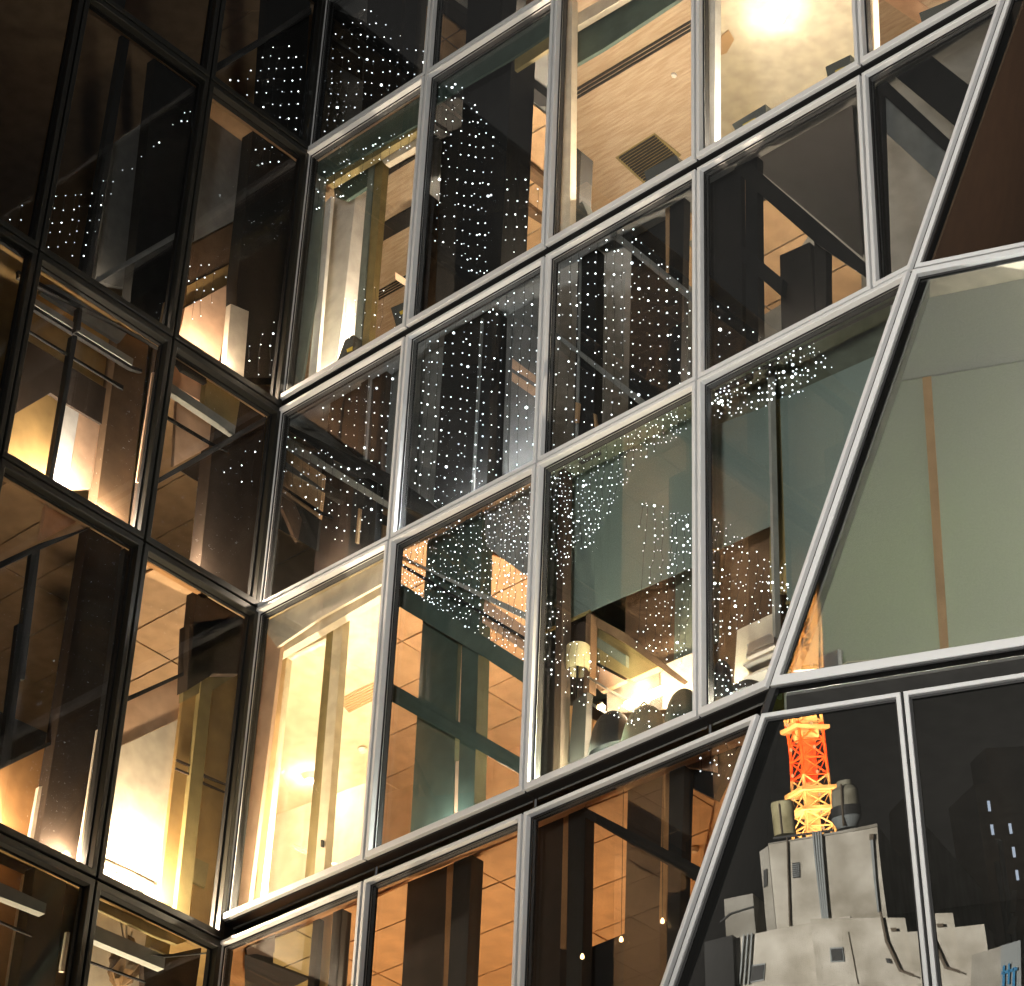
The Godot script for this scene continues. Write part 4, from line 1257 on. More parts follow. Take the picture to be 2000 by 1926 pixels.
func furniture() -> void:
	var p: Vector3
	# glazed door in the bright corner room
	var f: Dictionary = fac.B
	var c := at_depth("B", 0.34, 6, 160, 700)
	var o := Node3D.new()
	o.name = "glazed_door"
	office.add_child(o, true)
	var bit := func(called: String, m: String, depth: float, th: float, tile: int, flat: Array) -> void:
		var pts := []
		for d in pairs(tile, flat):
			var q := on_plane(d, f.n, f.o - f.n * depth)
			q.y = clampf(q.y, LV[4] + 0.135, LV[3] - 0.036)
			pts.append(q)
		put(called, board(pts, -f.n * th), M[m], o)
	bit.call("door_frame", "yellow", 0.34, 0.05, 6, [118, 135, 162, 158, 16, 1500, -12, 1512])
	bit.call("door_frame", "cream", 0.34, 0.05, 6, [112, 118, 380, -10, 380, 48, 150, 162])
	bit.call("door_stile", "olive", 0.33, 0.06, 6, [378, -30, 412, -48, 300, 1390, 248, 1415])
	bit.call("door_stile", "yellow", 0.33, 0.06, 6, [412, -48, 462, -70, 350, 1370, 300, 1390])
	bit.call("door_closer", "tan", 0.32, 0.03, 6, [185, 108, 270, 66, 275, 80, 190, 122])
	bit.call("pull_handle", "black", 0.31, 0.02, 6, [340, 1118, 348, 1116, 347, 1150, 339, 1152])
	bit.call("door_glass", "door_glass", 0.36, 0.006, 6, [160, 155, 378, 45, 262, 1410, 18, 1500])
	# ceiling lamps
	p = on_plane(sight(7, 1385, 85), Vector3.UP, Vector3(0, LV[1] + 0.235, 0))
	ceiling_lamp(p, 0.06, 0.3, Color(1.0, 0.94, 0.84), 45.0, "bright round ceiling lamp in the cream room")
	p = on_plane(sight(6, 285, 800), Vector3.UP, Vector3(0, LV[3] + 0.235, 0))
	ceiling_lamp(p, 0.035, 0.35, Color(1.0, 0.93, 0.8), 10.0, "round ceiling lamp above the glazed door in the yellow room")
	for q in [[9, 575, 1645], [9, 370, 1735], [9, 792, 1548]]:
		p = at_depth("B", 0.26, q[0], q[1], q[2])
		var b := thing("pendant_bulb", "small bare warm bulb hanging under the orange ceiling", "lamp", p, "bare bulbs in the orange room")
		var v := PackedVector3Array()
		add_bar(v, Vector3(0, 0.02, 0), Vector3(0, LV[4] + 0.2 - p.y, 0), 0.0018, 4)
		put("cord", mesh_of(v), M.rubber, b)
		put("bulb", lathe([Vector2(0.001, -0.013), Vector2(0.011, -0.006), Vector2(0.011, 0.006), Vector2(0.005, 0.02), Vector2(0.001, 0.021)], 10), M.lamp_warm, b)
	# light strip in the first corner room
	p = at_depth("B", 1.2, 13, 810, 1040)
	var s := thing("strip_lamp", "short warm light strip below the timber ceiling of the corner room", "lamp", p)
	var pts := []
	for d in pairs(13, [810, 1018, 1095, 1205, 1085, 1260, 960, 1140, 905, 1128, 812, 1068]):
		pts.append(on_plane(d, f.n, f.o - f.n * 0.9) - p)
	put("lamp_diffuser", board(pts, -f.n * 0.02), M.lamp_strip, s)
	# control boxes
	device("B", 0.2, 13, [780, 1262, 892, 1215, 882, 1405, 828, 1425], [838, 1290, 888, 1262, 886, 1285, 846, 1308], "dark grey control box with yellow sticker on the corner room sill")
	device("B", 0.22, 13, [465, 1485, 524, 1445, 520, 1582, 408, 1645], [478, 1545, 518, 1525, 516, 1552, 482, 1565], "dark control box with yellow sticker beside the white column")
	device("B", 0.2, 7, [695, 902, 862, 815, 890, 868, 718, 978], [758, 925, 820, 898, 828, 915, 765, 945], "grey control box with yellow sticker below the square grille")
	device("B", 0.22, 7, [298, 1110, 368, 1060, 412, 1155, 296, 1222], [300, 1150, 325, 1138, 328, 1155, 300, 1170], "dark control box beside the cream column under the slot outlet")
	device("B", 0.2, 7, [1158, 655, 1335, 548, 1337, 602, 1185, 700], [1215, 655, 1280, 620, 1285, 635, 1215, 672], "pale control box on the sill of the cream room")
	device("B", 0.2, 7, [1650, 352, 1782, 288, 1782, 375, 1662, 408], [1700, 372, 1770, 342, 1770, 355, 1702, 385], "control box at the far end of the cream room sill")
	device("B", 0.2, 10, [1335, 68, 1572, -30, 1572, 28, 1355, 142], [1400, 88, 1478, 48, 1490, 70, 1410, 108], "grey control box with large yellow sticker on the crease room sill")
	# blinds
	blind("B", 0.5, 8, [170, 900, 965, 480, 965, 1362, 415, 1602, 170, 1715], "blind", "wide grey green roller blind half lowered in the bar room")
	blind("B", 0.48, 11, [215, 640, 552, 515, 556, 1150, 282, 1275, 215, 1290], "blind", "narrow grey green roller blind half lowered beside the crease")
	blind("B", 0.5, 11, [602, 480, 1140, 240, 900, 1100, 700, 1560, 640, 1560], "blind", "long grey green roller blind lowered against the slanted crease")
	blind("C", 0.26, 11, [1130, 380, 1364, 347, 1464, 1870, 660, 1900], "pale_blind", "large pale green roller blind at the slanted frame")
	blind("C", 0.26, 11, [1384, 342, 2000, 235, 2000, 1800, 1482, 1870], "pale_blind", "large pale green roller blind beyond the tan strip")
	# bar room things
	p = at_depth("B", 0.32, 17, 800, 1440)
	bag(at_depth("B", 0.3, 17, 790, 1500), Vector3(0.14, 0.25, 0.08), M.bagdark, "black rounded bag lying on the bar room sill", false)
	bag(at_depth("B", 0.26, 17, 1130, 1480), Vector3(0.15, 0.27, 0.08), M.baggreen, "dark green domed bag with loop handle on the bar room sill", true)
	bag(at_depth("B", 0.22, 17, 1530, 1340), Vector3(0.12, 0.29, 0.07), M.baggreen, "tall dark green bag leaning at the end of the bar room sill", false)
	bag(at_depth("B", 0.2, 14, 410, 1740), Vector3(0.07, 0.28, 0.05), M.bagdark, "tall black bag standing beside the bright shelves", false)
	bag(at_depth("B", 0.24, 14, 680, 1620), Vector3(0.1, 0.07, 0.06), M.bagdark, "flat black bag in front of the bright shelves", false)
	# lamp shade
	p = at_depth("B", 0.4, 17, 460, 690)
	o = thing("drum_lamp", "pale drum lamp shade among the reflected light dots in the bar room", "lamp", p)
	put("lamp_shade", lathe([Vector2(0.07, 0.0), Vector2(0.075, 0.06), Vector2(0.072, 0.17), Vector2(0.068, 0.17), Vector2(0.066, 0.0)], 24), M.shade, o)
	var v2 := PackedVector3Array()
	add_bar(v2, Vector3(0, -0.42, 0), Vector3(0, 0.12, 0), 0.008, 6)
	put("stem", mesh_of(v2), M.dark_metal, o)
	put("bulb", lathe([Vector2(0.001, 0.06), Vector2(0.022, 0.08), Vector2(0.022, 0.1), Vector2(0.001, 0.12)], 10), M.lamp_strip, o)
	# bright lamp on the bar wall
	p = at_depth("B", 0.55, 17, 1150, 960)
	o = thing("bar_lamp", "glaring white bar lamp in front of the cream wall", "lamp", p)
	put("lamp_tube", box_mesh(Vector3(-0.14, -0.018, -0.02), Vector3(0.14, 0.018, 0.02), Transform3D(Basis(Vector3.BACK, 0.0), Vector3.ZERO)), M.lamp_hot, o)
	put("bracket", box_mesh(Vector3(-0.02, -0.03, -0.12), Vector3(0.02, 0.03, -0.021)), M.steel, o)
	var l := OmniLight3D.new()
	l.name = "lamp_light"
	l.position = Vector3(0, 0, 0.0)
	l.light_color = Color(1.0, 0.85, 0.62)
	l.light_energy = 0.9
	l.light_size = 0.03
	l.shadow_enabled = true
	o.add_child(l)
	p = at_depth("B", 0.4, 17, 705, 1055)
	o = thing("globe_lamp", "small white globe lamp below the shelf rails", "lamp", p)
	put("bulb", lathe([Vector2(0.001, -0.016), Vector2(0.026, -0.006), Vector2(0.026, 0.006), Vector2(0.001, 0.016)], 12), M.lamp_warm, o)
	put("cap", lathe([Vector2(0.012, 0.014), Vector2(0.012, 0.03), Vector2(0.001, 0.031)], 10), M.steel, o)
	# tray on the bright shelves
	p = at_depth("B", 0.38, 14, 850, 1090)
	o = thing("serving_tray", "polished steel tray on the bright shelf", "tray", p)
	pts = []
	for d in pairs(14, [698, 1055, 960, 925, 1010, 960, 1012, 1030, 900, 1060, 690, 1175, 710, 1100]):
		pts.append(on_plane(d, f.n, f.o - f.n * 0.38) - p)
	put("body", board(pts, -f.n * 0.04), M.steel, o)
	put("foot", board([pts[5] + Vector3(0, -0.005, 0), pts[3] + Vector3(0, -0.005, 0), pts[3] + Vector3(0, -0.02, 0), pts[5] + Vector3(0, -0.02, 0)], -f.n * 0.03), M.steel, o)
	# things on the sill of the facet
	var fc: Dictionary = fac.C
	p = at_depth("C", 0.16, 12, 860, 240)
	o = thing("steel_box", "brushed steel box on the sill below the pale blinds", "box", p)
	pts = []
	for d in pairs(12, [800, 160, 905, 115, 912, 240, 800, 258]):
		pts.append(on_plane(d, fc.n, fc.o - fc.n * 0.16) - p)
	put("body", board(pts, -fc.n * 0.07), M.steel, o)
	pts = []
	for d in pairs(12, [906, 112, 925, 118, 930, 238, 912, 242]):
		pts.append(on_plane(d, fc.n, fc.o - fc.n * 0.15) - p)
	put("edge_trim", board(pts, -fc.n * 0.02), M.white, o)
	p = at_depth("C", 0.16, 12, 1010, 205)
	o = thing("flat_tray", "flat pale tray lying next to the steel box", "tray", p)
	pts = []
	for d in pairs(12, [930, 195, 960, 180, 1105, 168, 1112, 190, 1060, 212, 935, 225]):
		pts.append(on_plane(d, fc.n, fc.o - fc.n * 0.16) - p)
	put("body", board(pts, -fc.n * 0.08), M.fixture, o)
	put("rim", board([pts[0] + fc.n * 0.004, pts[1] + fc.n * 0.004, pts[2] + fc.n * 0.004, pts[2] + fc.n * 0.004 - Vector3(0, 0.008, 0), pts[1] + fc.n * 0.004 - Vector3(0, 0.008, 0), pts[0] + fc.n * 0.004 - Vector3(0, 0.008, 0)], fc.n * 0.003), M.cream, o)
	# wrapped bundle in the lowest room of wing A
	p = at_depth("A", 0.3, 16, 1080, 1250)
	o = thing("wrapped_bundle", "brown crumpled wrapped bundle against the lit wall behind the dark frames", "bundle", p)
	var v := PackedVector3Array()
	var fa: Dictionary = fac.A
	var K := 16
	var Q := func(i: int, j: int) -> Vector3:
		var th := PI * (j / 8.0 - 0.5)
		var ph := TAU * i / K
		var lump := 1.0 + 0.16 * sin(ph * 5.0 + j * 2.1) + 0.1 * sin(ph * 9.0 - j)
		return fa.u * (cos(ph) * cos(th) * 0.1 * lump) + Vector3.UP * (sin(th) * 0.17 + cos(ph) * -0.02) + fa.n * (sin(ph) * cos(th) * 0.07 * lump)
	for i in K:
		for j in 8:
			quad(v, Q.call(i, j), Q.call(i + 1, j), Q.call(i + 1, j + 1), Q.call(i, j + 1))
	put("wrapping", mesh_of(v), M.wrap, o)
	v = PackedVector3Array()
	for k in 3:
		add_bar(v, Vector3(0, 0.14, 0.02 * k - 0.02), Vector3(0, 0.22 + 0.02 * k, 0.05 * k - 0.03), 0.006, 5)
	put("cord", mesh_of(v), M.steel, o)

func mirror_dots() -> void:  # reflected light, modelled as glowing dots behind the panes
	reflection_dots("B", 0.1, 4, [310, 700, 365, 180, 470, 110, 580, 30, 690, 120, 905, 280, 890, 385, 560, 560, 310, 745], 0.093, 0.13, "sparse reflected light dots in the dark window above the corner room", 0.0072)
	reflection_dots("A", 0.1, 1, [1190, 420, 1420, 250, 1590, 230, 1580, 740, 1350, 600], 0.085, 0.13, "reflected light dots in the topmost dark window of the shaded wing", 0.007)
	reflection_dots("A", 0.1, 1, [1340, 720, 1500, 800, 1440, 900, 1340, 900], 0.085, 0.13, "few reflected light dots under the dark beam of the shaded wing", 0.008)
	reflection_dots("A", 0.1, 1, [200, 1050, 420, 1000, 700, 850, 1040, 520, 1060, 640, 900, 700, 640, 960, 560, 1130, 420, 1400, 200, 1300], 0.072, 0.11, "faint reflected light dots behind the black mullions of the shaded wing", 0.0055, 0.16)
	reflection_dots("A", 0.1, 1, [0, 1180, 150, 1050, 180, 1250, 0, 1220], 0.09, 0.13, "reflected light dots at the dark outer window of the shaded wing", 0.007, 0.16)
	reflection_dots("A", 0.1, 1, [990, 1400, 1060, 1340, 1220, 1420, 1150, 1620, 1000, 1700], 0.085, 0.12, "reflected light dots across the peach lit wall of the shaded wing", 0.007, 0.16)
	reflection_dots("A", 0.1, 2, [1120, 850, 1380, 680, 1350, 950, 1280, 960], 0.09, 0.12, "reflected light dots over the brown column of the shaded wing", 0.006, 0.16)
	reflection_dots("A", 0.1, 2, [1300, 200, 1460, 0, 1440, 400, 1310, 350], 0.09, 0.12, "reflected light dots beside the corner post of the shaded wing", 0.006, 0.16)
	reflection_dots("B", 0.1, 13, [245, 360, 560, 150, 960, 0, 960, 180, 620, 330, 430, 560, 250, 600], 0.1, 0.13, "reflected light dots across the green band of the corner room", 0.007, 0.2, 0.5)
	reflection_dots("B", 0.1, 13, [440, 1180, 700, 1080, 860, 1280, 830, 1420, 460, 1500], 0.1, 0.12, "reflected light dots low in the corner room above the control box", 0.0055, 0.2)
	reflection_dots("B", 0.1, 4, [935, 420, 1100, 440, 1260, 700, 1240, 1250, 1240, 1450, 1100, 1430, 900, 1250], 0.088, 0.115, "reflected light dots over the black column of the dark room", 0.007, 0.15, 0.35)
	reflection_dots("B", 0.1, 4, [1310, 920, 1520, 960, 1515, 1200, 1300, 1390], 0.085, 0.11, "reflected light dots before the lit ceiling of the dark room", 0.007, 0.14)
	reflection_dots("B", 0.1, 5, [300, 530, 780, 230, 745, 900, 380, 690, 330, 600], 0.085, 0.105, "reflected light dots above the black beam next to the corner", 0.007, 0.1)
	reflection_dots("B", 0.1, 5, [150, 640, 725, 930, 695, 1110, 400, 1260, 330, 1100, 140, 900], 0.085, 0.1, "reflected light dots below the black beam next to the corner", 0.007, 0.15, 0.3)
	reflection_dots("B", 0.1, 5, [825, 180, 1510, -190, 1480, 800, 945, 1070, 775, 950], 0.076, 0.094, "dense reflected light dots in the dark window with the peach strip", 0.0072, 0.1, 0.12)
	reflection_dots("B", 0.1, 8, [195, -240, 450, -390, 640, -430, 950, -60, 955, 370, 190, 760], 0.076, 0.094, "dense reflected light dots in the dark window with the grey beam", 0.0072, 0.1, 0.2)
	reflection_dots("B", 0.1, 8, [1012, -70, 1060, -90, 1340, 115, 1170, 195, 1012, 335], 0.085, 0.1, "reflected light dots in the lower corner of the window with black columns", 0.007, 0.12)
	reflection_dots("B", 0.1, 5, [750, 1270, 1445, 890, 1445, 1480, 1430, 1880, 1090, 1690, 760, 1470], 0.05, 0.048, "very dense reflected light dots before the green columns", 0.005, 0.25, 0.5)
	reflection_dots("B", 0.1, 8, [190, 840, 950, 440, 950, 620, 640, 850, 400, 1260, 300, 1290, 270, 1500, 175, 1300], 0.05, 0.048, "very dense reflected light dots over the wide roller blind", 0.0052, 0.25, 0.5)
	reflection_dots("B", 0.1, 8, [640, 1000, 950, 1080, 950, 1900, 640, 1800, 700, 1350], 0.054, 0.054, "reflected light dots below the wide roller blind", 0.005, 0.25, 0.3)
	reflection_dots("B", 0.1, 9, [160, -160, 280, -160, 300, 60, 560, 160, 420, 300, 390, 420, 280, 390, 160, 200], 0.052, 0.054, "reflected light dots around the drum lamp", 0.005, 0.25, 0.3)
	reflection_dots("B", 0.1, 9, [500, 440, 650, 390, 780, 420, 940, 380, 940, 460, 650, 560], 0.06, 0.055, "reflected light dots over the bags on the bar room sill", 0.006, 0.25, 0.6)
	reflection_dots("B", 0.1, 8, [1020, 430, 1300, 260, 1560, 190, 1720, 320, 1480, 470, 1200, 570, 1030, 590], 0.05, 0.048, "dense reflected light dots along the top of the crease window", 0.007, 0.25, 0.4)
	reflection_dots("B", 0.1, 8, [1035, 1080, 1180, 1180, 1440, 1370, 1470, 1590, 1180, 1720, 1035, 1880], 0.05, 0.05, "dense reflected light dots low in the crease window", 0.0052, 0.28, 0.4)
	reflection_dots("B", 0.1, 14, [275, 1200, 520, 1200, 560, 1500, 860, 1510, 790, 1610, 280, 1820], 0.05, 0.048, "reflected light dots over the black bags beside the crease", 0.0055, 0.25, 0.2)
	reflection_dots("B", 0.1, 9, [905, 630, 1215, 560, 1130, 860, 1000, 780], 0.07, 0.075, "reflected light dots at the top of the orange room next to the crease", 0.007, 0.15, 0.2)

# ------------------------------------------------------------------ the city that the facet mirrors, built where it stands behind the viewer
func seen_in_c(tile: int, x: float, y: float, n: Vector3, p: Vector3) -> Vector3:
	var d := sight(tile, x, y)
	var hit := on_plane(d, fac.C.n, fac.C.o)
	return on_plane(mirrored(d), n, p, hit)

func city() -> void:
	var d0 := sight(12, 800, 1300)
	var hit := on_plane(d0, fac.C.n, fac.C.o)
	var r0 := mirrored(d0)
	var flat := Vector3(r0.x, 0, r0.z).normalized()
	var wn := flat.rotated(Vector3.UP, deg_to_rad(8))     # runs away from the viewer through the wall
	var wp := hit + r0 * 34.0
	var side := Vector3.UP.cross(wn).normalized()
	var sheet := func(parent: Node, called: String, m: String, off: float, th: float, outline: Array) -> void:
		var pts := []
		for i in range(0, outline.size(), 2):
			pts.append(seen_in_c(12, outline[i], outline[i + 1], wn, wp + wn * off))
		put(called, board(pts, wn * th), M[m], parent)
	# plumb block between two corners of the outline: left/right from the picture, straight up and down
	var block := func(parent: Node, called: String, m: String, off: float, th: float, l: Array, r: Array, bottom: float) -> void:
		var a := seen_in_c(12, l[0], l[1], wn, wp + wn * off)
		var b := seen_in_c(12, r[0], r[1], wn, wp + wn * off)
		put(called, board([a, b, Vector3(b.x, bottom, b.z), Vector3(a.x, bottom, a.z)], wn * th), M[m], parent)
	var o := thing("concrete_building", "pale concrete building with pipes and small windows mirrored in the facet", "building")
	block.call(o, "wall", "concrete", 0.0, 9.0, [500, 1108], [1165, 1010], 0.0)
	block.call(o, "wall", "concrete", -1.2, 1.19, [290, 1632], [1000, 1510], 0.0)
	block.call(o, "wall", "concrete2", 0.6, 6.0, [445, 1152], [498, 1120], 0.0)
	block.call(o, "wall", "concrete", -2.4, 1.19, [758, 1530], [1330, 1510], 0.0)
	block.call(o, "wall", "concrete", -2.5, 1.3, [1335, 1590], [1500, 1570], 0.0)
	block.call(o, "parapet", "concrete2", -0.06, 0.05, [500, 1106], [1165, 1008], seen_in_c(12, 800, 1075, wn, wp).y)
	sheet.call(o, "window", "black", -0.04, 0.03, [648, 1214, 692, 1210, 696, 1296, 652, 1300])
	for k in 7:
		sheet.call(o, "louvre", "pipe", -0.08, 0.03, [649, 1222 + k * 11, 693, 1218 + k * 11, 693, 1221 + k * 11, 649, 1226 + k * 11])
	sheet.call(o, "window", "black", -1.26, 0.04, [405, 1788, 482, 1780, 478, 1856, 400, 1868])
	sheet.call(o, "window_frame", "pipe", -1.24, 0.02, [398, 1780, 488, 1772, 484, 1864, 392, 1876])
	sheet.call(o, "window", "black", -2.46, 0.04, [880, 1700, 944, 1694, 952, 1762, 886, 1766])
	sheet.call(o, "window_frame", "pipe", -2.44, 0.02, [874, 1692, 950, 1686, 960, 1768, 878, 1774])
	sheet.call(o, "window", "black", -2.46, 0.04, [1204, 1744, 1228, 1742, 1238, 1770, 1212, 1768])
	sheet.call(o, "window", "black", 0.55, 0.04, [470, 1255, 492, 1245, 492, 1340, 472, 1352])
	for k in 4:
		sheet.call(o, "pipe", "pipe", -0.14, 0.1, [770 + k * 16, 1042, 780 + k * 16, 1042, 836 + k * 11, 1530, 826 + k * 11, 1530])
	sheet.call(o, "pipe", "pipebrown", -0.1, 0.06, [612, 1072, 618, 1072, 648, 1900, 638, 1900])
	for k in 3:
		sheet.call(o, "pipe", "pipe", -1.3, 0.06, [350 + k * 24, 1612 - k * 4, 358 + k * 24, 1611 - k * 4, 346 + k * 26, 1880, 338 + k * 26, 1880])
	sheet.call(o, "pipe", "pipe", -0.1, 0.08, [1124, 1070, 1142, 1068, 1178, 1480, 1168, 1482])
	sheet.call(o, "pipe_bracket", "pipebrown", -0.12, 0.1, [1120, 1062, 1145, 1060, 1146, 1090, 1122, 1092])
	sheet.call(o, "pipe", "pipebrown", -2.5, 0.08, [1178, 1480, 1190, 1480, 1218, 1640, 1290, 1800, 1400, 1840, 1400, 1850, 1280, 1812, 1205, 1650])
	sheet.call(o, "pipe_bracket", "pipebrown", -2.5, 0.08, [1240, 1570, 1275, 1568, 1278, 1585, 1245, 1588])
	sheet.call(o, "conduit", "pipebrown", -2.43, 0.02, [985, 1600, 988, 1600, 1040, 1890, 1036, 1890])
	sheet.call(o, "lower_shed_wall", "concrete2", -2.7, 0.1, [1430, 1740, 1700, 1660, 1700, 1960, 1420, 1960])
	sheet.call(o, "corrugated_panel", "pipe", -2.8, 0.05, [1590, 1690, 1700, 1658, 1700, 1960, 1585, 1960])
	for q in [[1600, 1800, 1612, 1960], [1630, 1790, 1640, 1900], [1655, 1810, 1668, 1960]]:
		sheet.call(o, "blue_lettering", "blue", -2.84, 0.02, [q[0], q[1], q[2], q[1] - 4, q[2] - 4, q[3], q[0] - 6, q[3]])
	sheet.call(o, "blue_lettering", "blue", -2.84, 0.02, [1592, 1832, 1680, 1808, 1680, 1824, 1592, 1850])
	sheet.call(o, "roof_rail", "black", -0.1, 0.04, [530, 1072, 900, 1030, 900, 1040, 530, 1084])
	# low dark neighbour
	o = thing("low_house", "low dim house with a railed roof beside the concrete building", "building")
	block.call(o, "wall", "concrete2", 4.0, 5.0, [225, 1412], [402, 1384], 0.0)
	block.call(o, "wall", "darkblock", -1.5, 1.4, [120, 1640], [286, 1610], 0.0)
	sheet.call(o, "roof_rail", "black", 3.9, 0.05, [205, 1530, 262, 1488, 410, 1452, 410, 1460, 264, 1496, 206, 1540])
	# tanks
	var tank := func(called: String, label: String, l: Array, r: Array, base: Array, prof: Array, m: String) -> void:
		var a := seen_in_c(12, l[0], l[1], wn, wp + wn * 2.0)
		var b := seen_in_c(12, r[0], r[1], wn, wp + wn * 2.0)
		var c := seen_in_c(12, base[0], base[1], wn, wp + wn * 2.0)
		var rad := (a - b).length() * 0.5
		var h := (a.y + b.y) * 0.5 - c.y
		var t := thing(called, label, "tank", c)
		for part in prof:
			var pr := []
			for q in part[1]:
				pr.append(Vector2(q.x * rad, q.y * h))
			put(part[0], lathe(pr, 28), M[part[2]], t)
		var v := PackedVector3Array()
		for k in 1:
			add_bar(v, Vector3(sin(k * 0.4 - 0.4) * rad * 1.02, 0, -cos(k * 0.4 - 0.4) * rad * 1.02), Vector3(sin(k * 0.4 - 0.4) * rad * 1.02, h * 0.9, -cos(k * 0.4 - 0.4) * rad * 1.02), 0.025, 5)
		put("ladder", mesh_of(v), M.pipebrown, t)
	tank.call("water_tank", "yellowish cylindrical water tank on the concrete roof", [535, 888], [672, 878], [605, 1062], [["shell", [Vector2(0, 0), Vector2(0.98, 0), Vector2(1, 0.48), Vector2(1.02, 0.5), Vector2(1, 0.52), Vector2(1, 0.96), Vector2(0.96, 1.0), Vector2(0, 1.04)], "tank"]], "tank")
	tank.call("cooling_tower", "grey cooling tower with narrow cap and dark base on the concrete roof", [890, 790], [1072, 775], [985, 1030], [
		["shell", [Vector2(0.9, 0.45), Vector2(0.85, 0.8), Vector2(0.7, 0.88), Vector2(0.5, 0.9), Vector2(0.48, 1.02), Vector2(0, 1.03)], "tankgrey"],
		["band", [Vector2(0.94, 0.25), Vector2(1.0, 0.26), Vector2(1.0, 0.46), Vector2(0.9, 0.47)], "black"],
		["basin", [Vector2(0.6, 0.0), Vector2(0.75, 0.06), Vector2(1.0, 0.22), Vector2(0.95, 0.25), Vector2(0, 0.25)], "pipe"]], "tankgrey")
	# dark high-rise
	var hn := flat.rotated(Vector3.UP, deg_to_rad(-12))
	var hp := hit + r0 * 300.0
	o = thing("apartment_tower", "dark apartment high rise with few lit windows mirrored in the facet", "building")
	var ha := seen_in_c(12, 1400, 830, hn, hp)
	var hb := seen_in_c(12, 2300, 700, hn, hp)
	var hs := (Vector3(hb.x, 0, hb.z) - Vector3(ha.x, 0, ha.z)).normalized()
	put("wall", board([ha, Vector3(hb.x, ha.y, hb.z), Vector3(hb.x, 0, hb.z), Vector3(ha.x, 0, ha.z)], hn * 14.0), M.darkblock, o)
	put("penthouse", board([ha + Vector3(0, 4, 0) + hs * 2, ha + Vector3(0, 4, 0) + hs * 9, ha + hs * 9, ha + hs * 2], hn * 8.0), M.darkblock, o)
	for i in 9:
		for j in 16:
			var w := ha + hs * (1.0 + i * 2.2) - Vector3(0, 2.0 + j * 2.7, 0) - hn * 0.06
			put("window", board([w, w + hs * 1.5, w + hs * 1.5 - Vector3(0, 1.5, 0), w - Vector3(0, 1.5, 0)], hn * 0.03), M.black, o)
			var k := rng.randf()
			if k < 0.34:
				put("lit_window", board([w - hn * 0.04 + hs * 0.2, w - hn * 0.04 + hs * 0.55, w - hn * 0.04 + hs * 0.55 - Vector3(0, 1.2, 0), w - hn * 0.04 + hs * 0.2 - Vector3(0, 1.2, 0)], hn * 0.02), M.lamp_cool, o)
	# antenna panels
	for q in [[1648, 1388, 1674, 1384, 1662, 1505, 1632, 1505], [1646, 1528, 1680, 1526, 1650, 1625, 1614, 1620]]:
		var pts := []
		for i in range(0, 8, 2):
			pts.append(seen_in_c(12, q[i], q[i + 1], wn, wp + wn * 4.0))
		var an := thing("antenna_panel", "white tilted antenna panel on a mast beside the dark high rise", "antenna", pts[3], "antenna panels")
		var loc := []
		for p in pts:
			loc.append(p - pts[3])
		put("panel", board(loc, wn * 0.12), M.concrete, an)
		var v := PackedVector3Array()
		add_bar(v, Vector3(0, -6, 0) + wn * 0.2, Vector3(0, 1.4, 0) + wn * 0.2, 0.05, 6)
		put("mast", mesh_of(v), M.pipe, an)
	lattice_tower(hit, wn)
	# unseen lamp added to light the concrete building
	var fl := wp - wn * 24.0 - side * 9.0
	fill_flood(Vector3(fl.x, 0, fl.z), wp + Vector3(0, 0.5, 0), 7600.0, Color(1.0, 0.98, 0.94), "street floodlight on an unseen pole added to light the concrete building", 13.0)

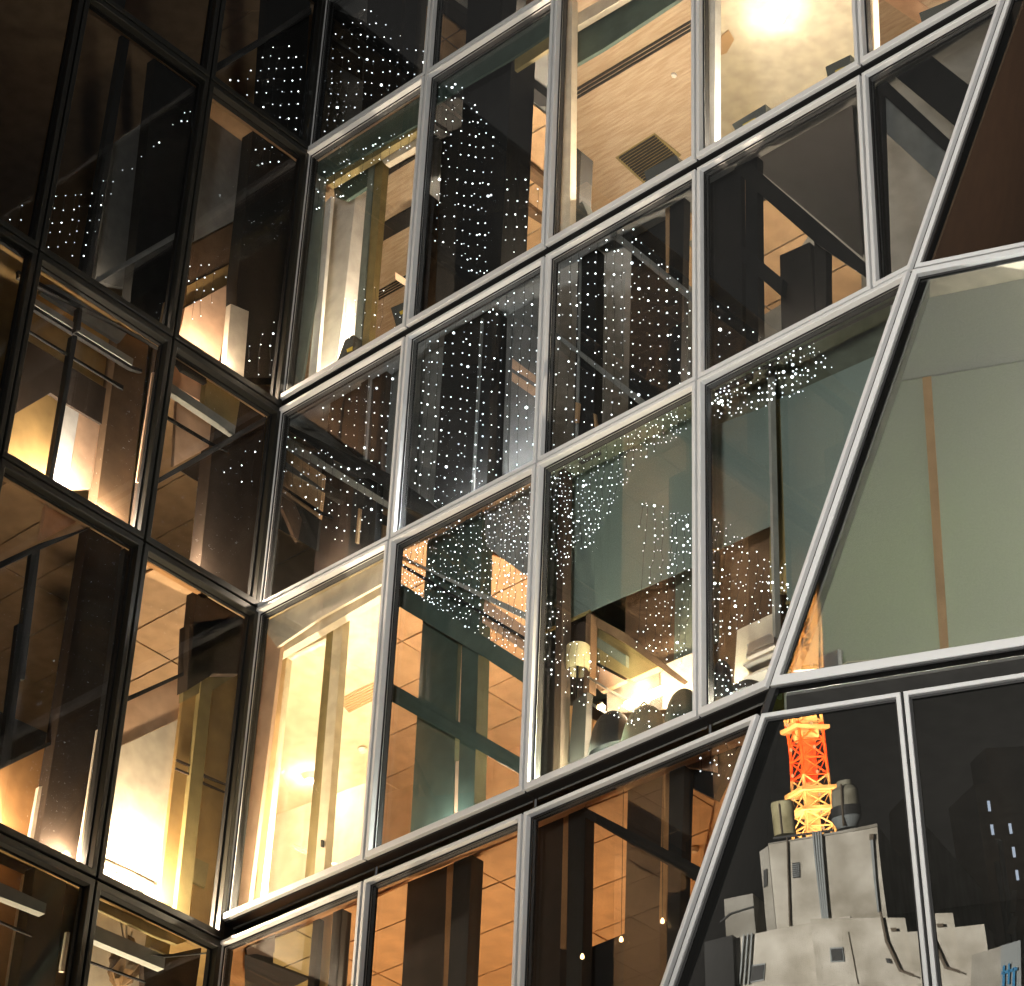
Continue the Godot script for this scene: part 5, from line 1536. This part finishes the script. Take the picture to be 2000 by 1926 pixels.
func lattice_tower(hit: Vector3, wn: Vector3) -> void:
	var d := sight(12, 785, 1035)
	var p := on_plane(d, fac.C.n, fac.C.o) + mirrored(d) * 260.0
	var o := thing("lattice_tower", "floodlit orange lattice steel tower mirrored above the concrete roof", "tower", Vector3(p.x, 0, p.z))
	var px := 260.0 / 5360.0 / 2.6957 * 1.07     # metres per picture unit at the tower
	var y0 := p.y - 12.0
	var half := func(y: float) -> float:
		var t := (y - p.y) / px
		return (98.0 - clampf(t, -200, 400) * 0.06 if t < 400 else 74.0 - (t - 400) * 0.02) * px
	var legs := [PackedVector3Array(), PackedVector3Array()]
	var braces := [PackedVector3Array(), PackedVector3Array()]
	var step := 1.75
	var n := 45
	for k in n:
		var ya := y0 + k * step
		var yb := ya + step
		var red := 1 if (ya - p.y) / px > 255 and (ya - p.y) / px < 480 else 0  # pale colour above the red stands in for bright tower lights
		var ha: float = half.call(ya)
		var hb: float = half.call(yb)
		for c in 4:
			var sa := Vector2.from_angle(PI / 4 + c * PI / 2 + 0.3) * 1.414
			var sb := Vector2.from_angle(PI / 4 + (c + 1) * PI / 2 + 0.3) * 1.414
			var A0 := Vector3(sa.x * ha, ya, sa.y * ha)
			var A1 := Vector3(sa.x * hb, yb, sa.y * hb)
			var B0 := Vector3(sb.x * ha, ya, sb.y * ha)
			var B1 := Vector3(sb.x * hb, yb, sb.y * hb)
			add_bar(legs[red], A0, A1, 0.17, 4)
			add_bar(braces[red], A0, B1, 0.085, 4)
			add_bar(braces[red], B0, A1, 0.085, 4)
			add_bar(braces[red], A0, B0, 0.085, 4)
	for k in 2:
		var m: Material = [M.towerwhite, M.towerred][k]
		var l := put("legs", mesh_of(legs[k]), m, o)
		l.set_meta("kind", "stuff")
		l = put("bracing", mesh_of(braces[k]), m, o)
		l.set_meta("kind", "stuff")
	# inner lift shaft, platforms and lamps
	var v := PackedVector3Array()
	var hs: float = half.call(p.y) * 0.42
	add_box(v, Vector3(-hs, y0, -hs), Vector3(hs, p.y + 255 * px, hs))
	put("lift_shaft", mesh_of(v), M.towerwhite, o)
	v = PackedVector3Array()
	add_box(v, Vector3(-hs, p.y + 255 * px, -hs), Vector3(hs, p.y + 480 * px, hs))
	put("lift_shaft", mesh_of(v), M.towerred, o)
	v = PackedVector3Array()
	add_box(v, Vector3(-hs * 1.5, p.y + 480 * px, -hs * 1.5), Vector3(hs * 1.5, y0 + n * step, hs * 1.5))
	put("lift_shaft", mesh_of(v), M.towerwhite, o)
	for t in [95.0, 200.0, 520.0, 610.0, 700.0]:
		var h: float = half.call(p.y + t * px) * 1.4
		put("platform", box_mesh(Vector3(-h, p.y + t * px, -h), Vector3(h, p.y + t * px + 0.35, h), Transform3D(Basis(Vector3.UP, -0.3), Vector3.ZERO)), M.towerwhite, o)
	for q in [[-30.0, 1500.0], [60.0, 1300.0], [150.0, 1300.0], [270.0, 900.0], [400.0, 1300.0], [520.0, 1500.0], [640.0, 5000.0], [780.0, 6000.0]]:
		var h: float = half.call(p.y + q[0] * px)
		for s in [-1, 1]:
			var at: Vector3 = Vector3(0, p.y + q[0] * px, 0) - wn * (h + 2.2) + wn.cross(Vector3.UP) * (h * 0.9 * s)
			put("floodlamp", lathe([Vector2(0.001, -0.2), Vector2(0.16, -0.1), Vector2(0.16, 0.1), Vector2(0.001, 0.2)], 8), M.lamp_warm, o).position = at
			var l := SpotLight3D.new()
			l.name = "tower_light"
			var aim: Vector3 = Vector3(0, at.y + 1.5, 0) - at
			l.transform = Transform3D(Basis.looking_at(aim.normalized()), at + aim.normalized() * 0.3)
			l.light_color = Color(1.0, 0.76, 0.5)
			l.light_energy = q[1]
			l.light_size = 0.1
			l.spot_angle = 62
			l.spot_range = 40
			l.spot_attenuation = 2
			l.shadow_enabled = true
			o.add_child(l)
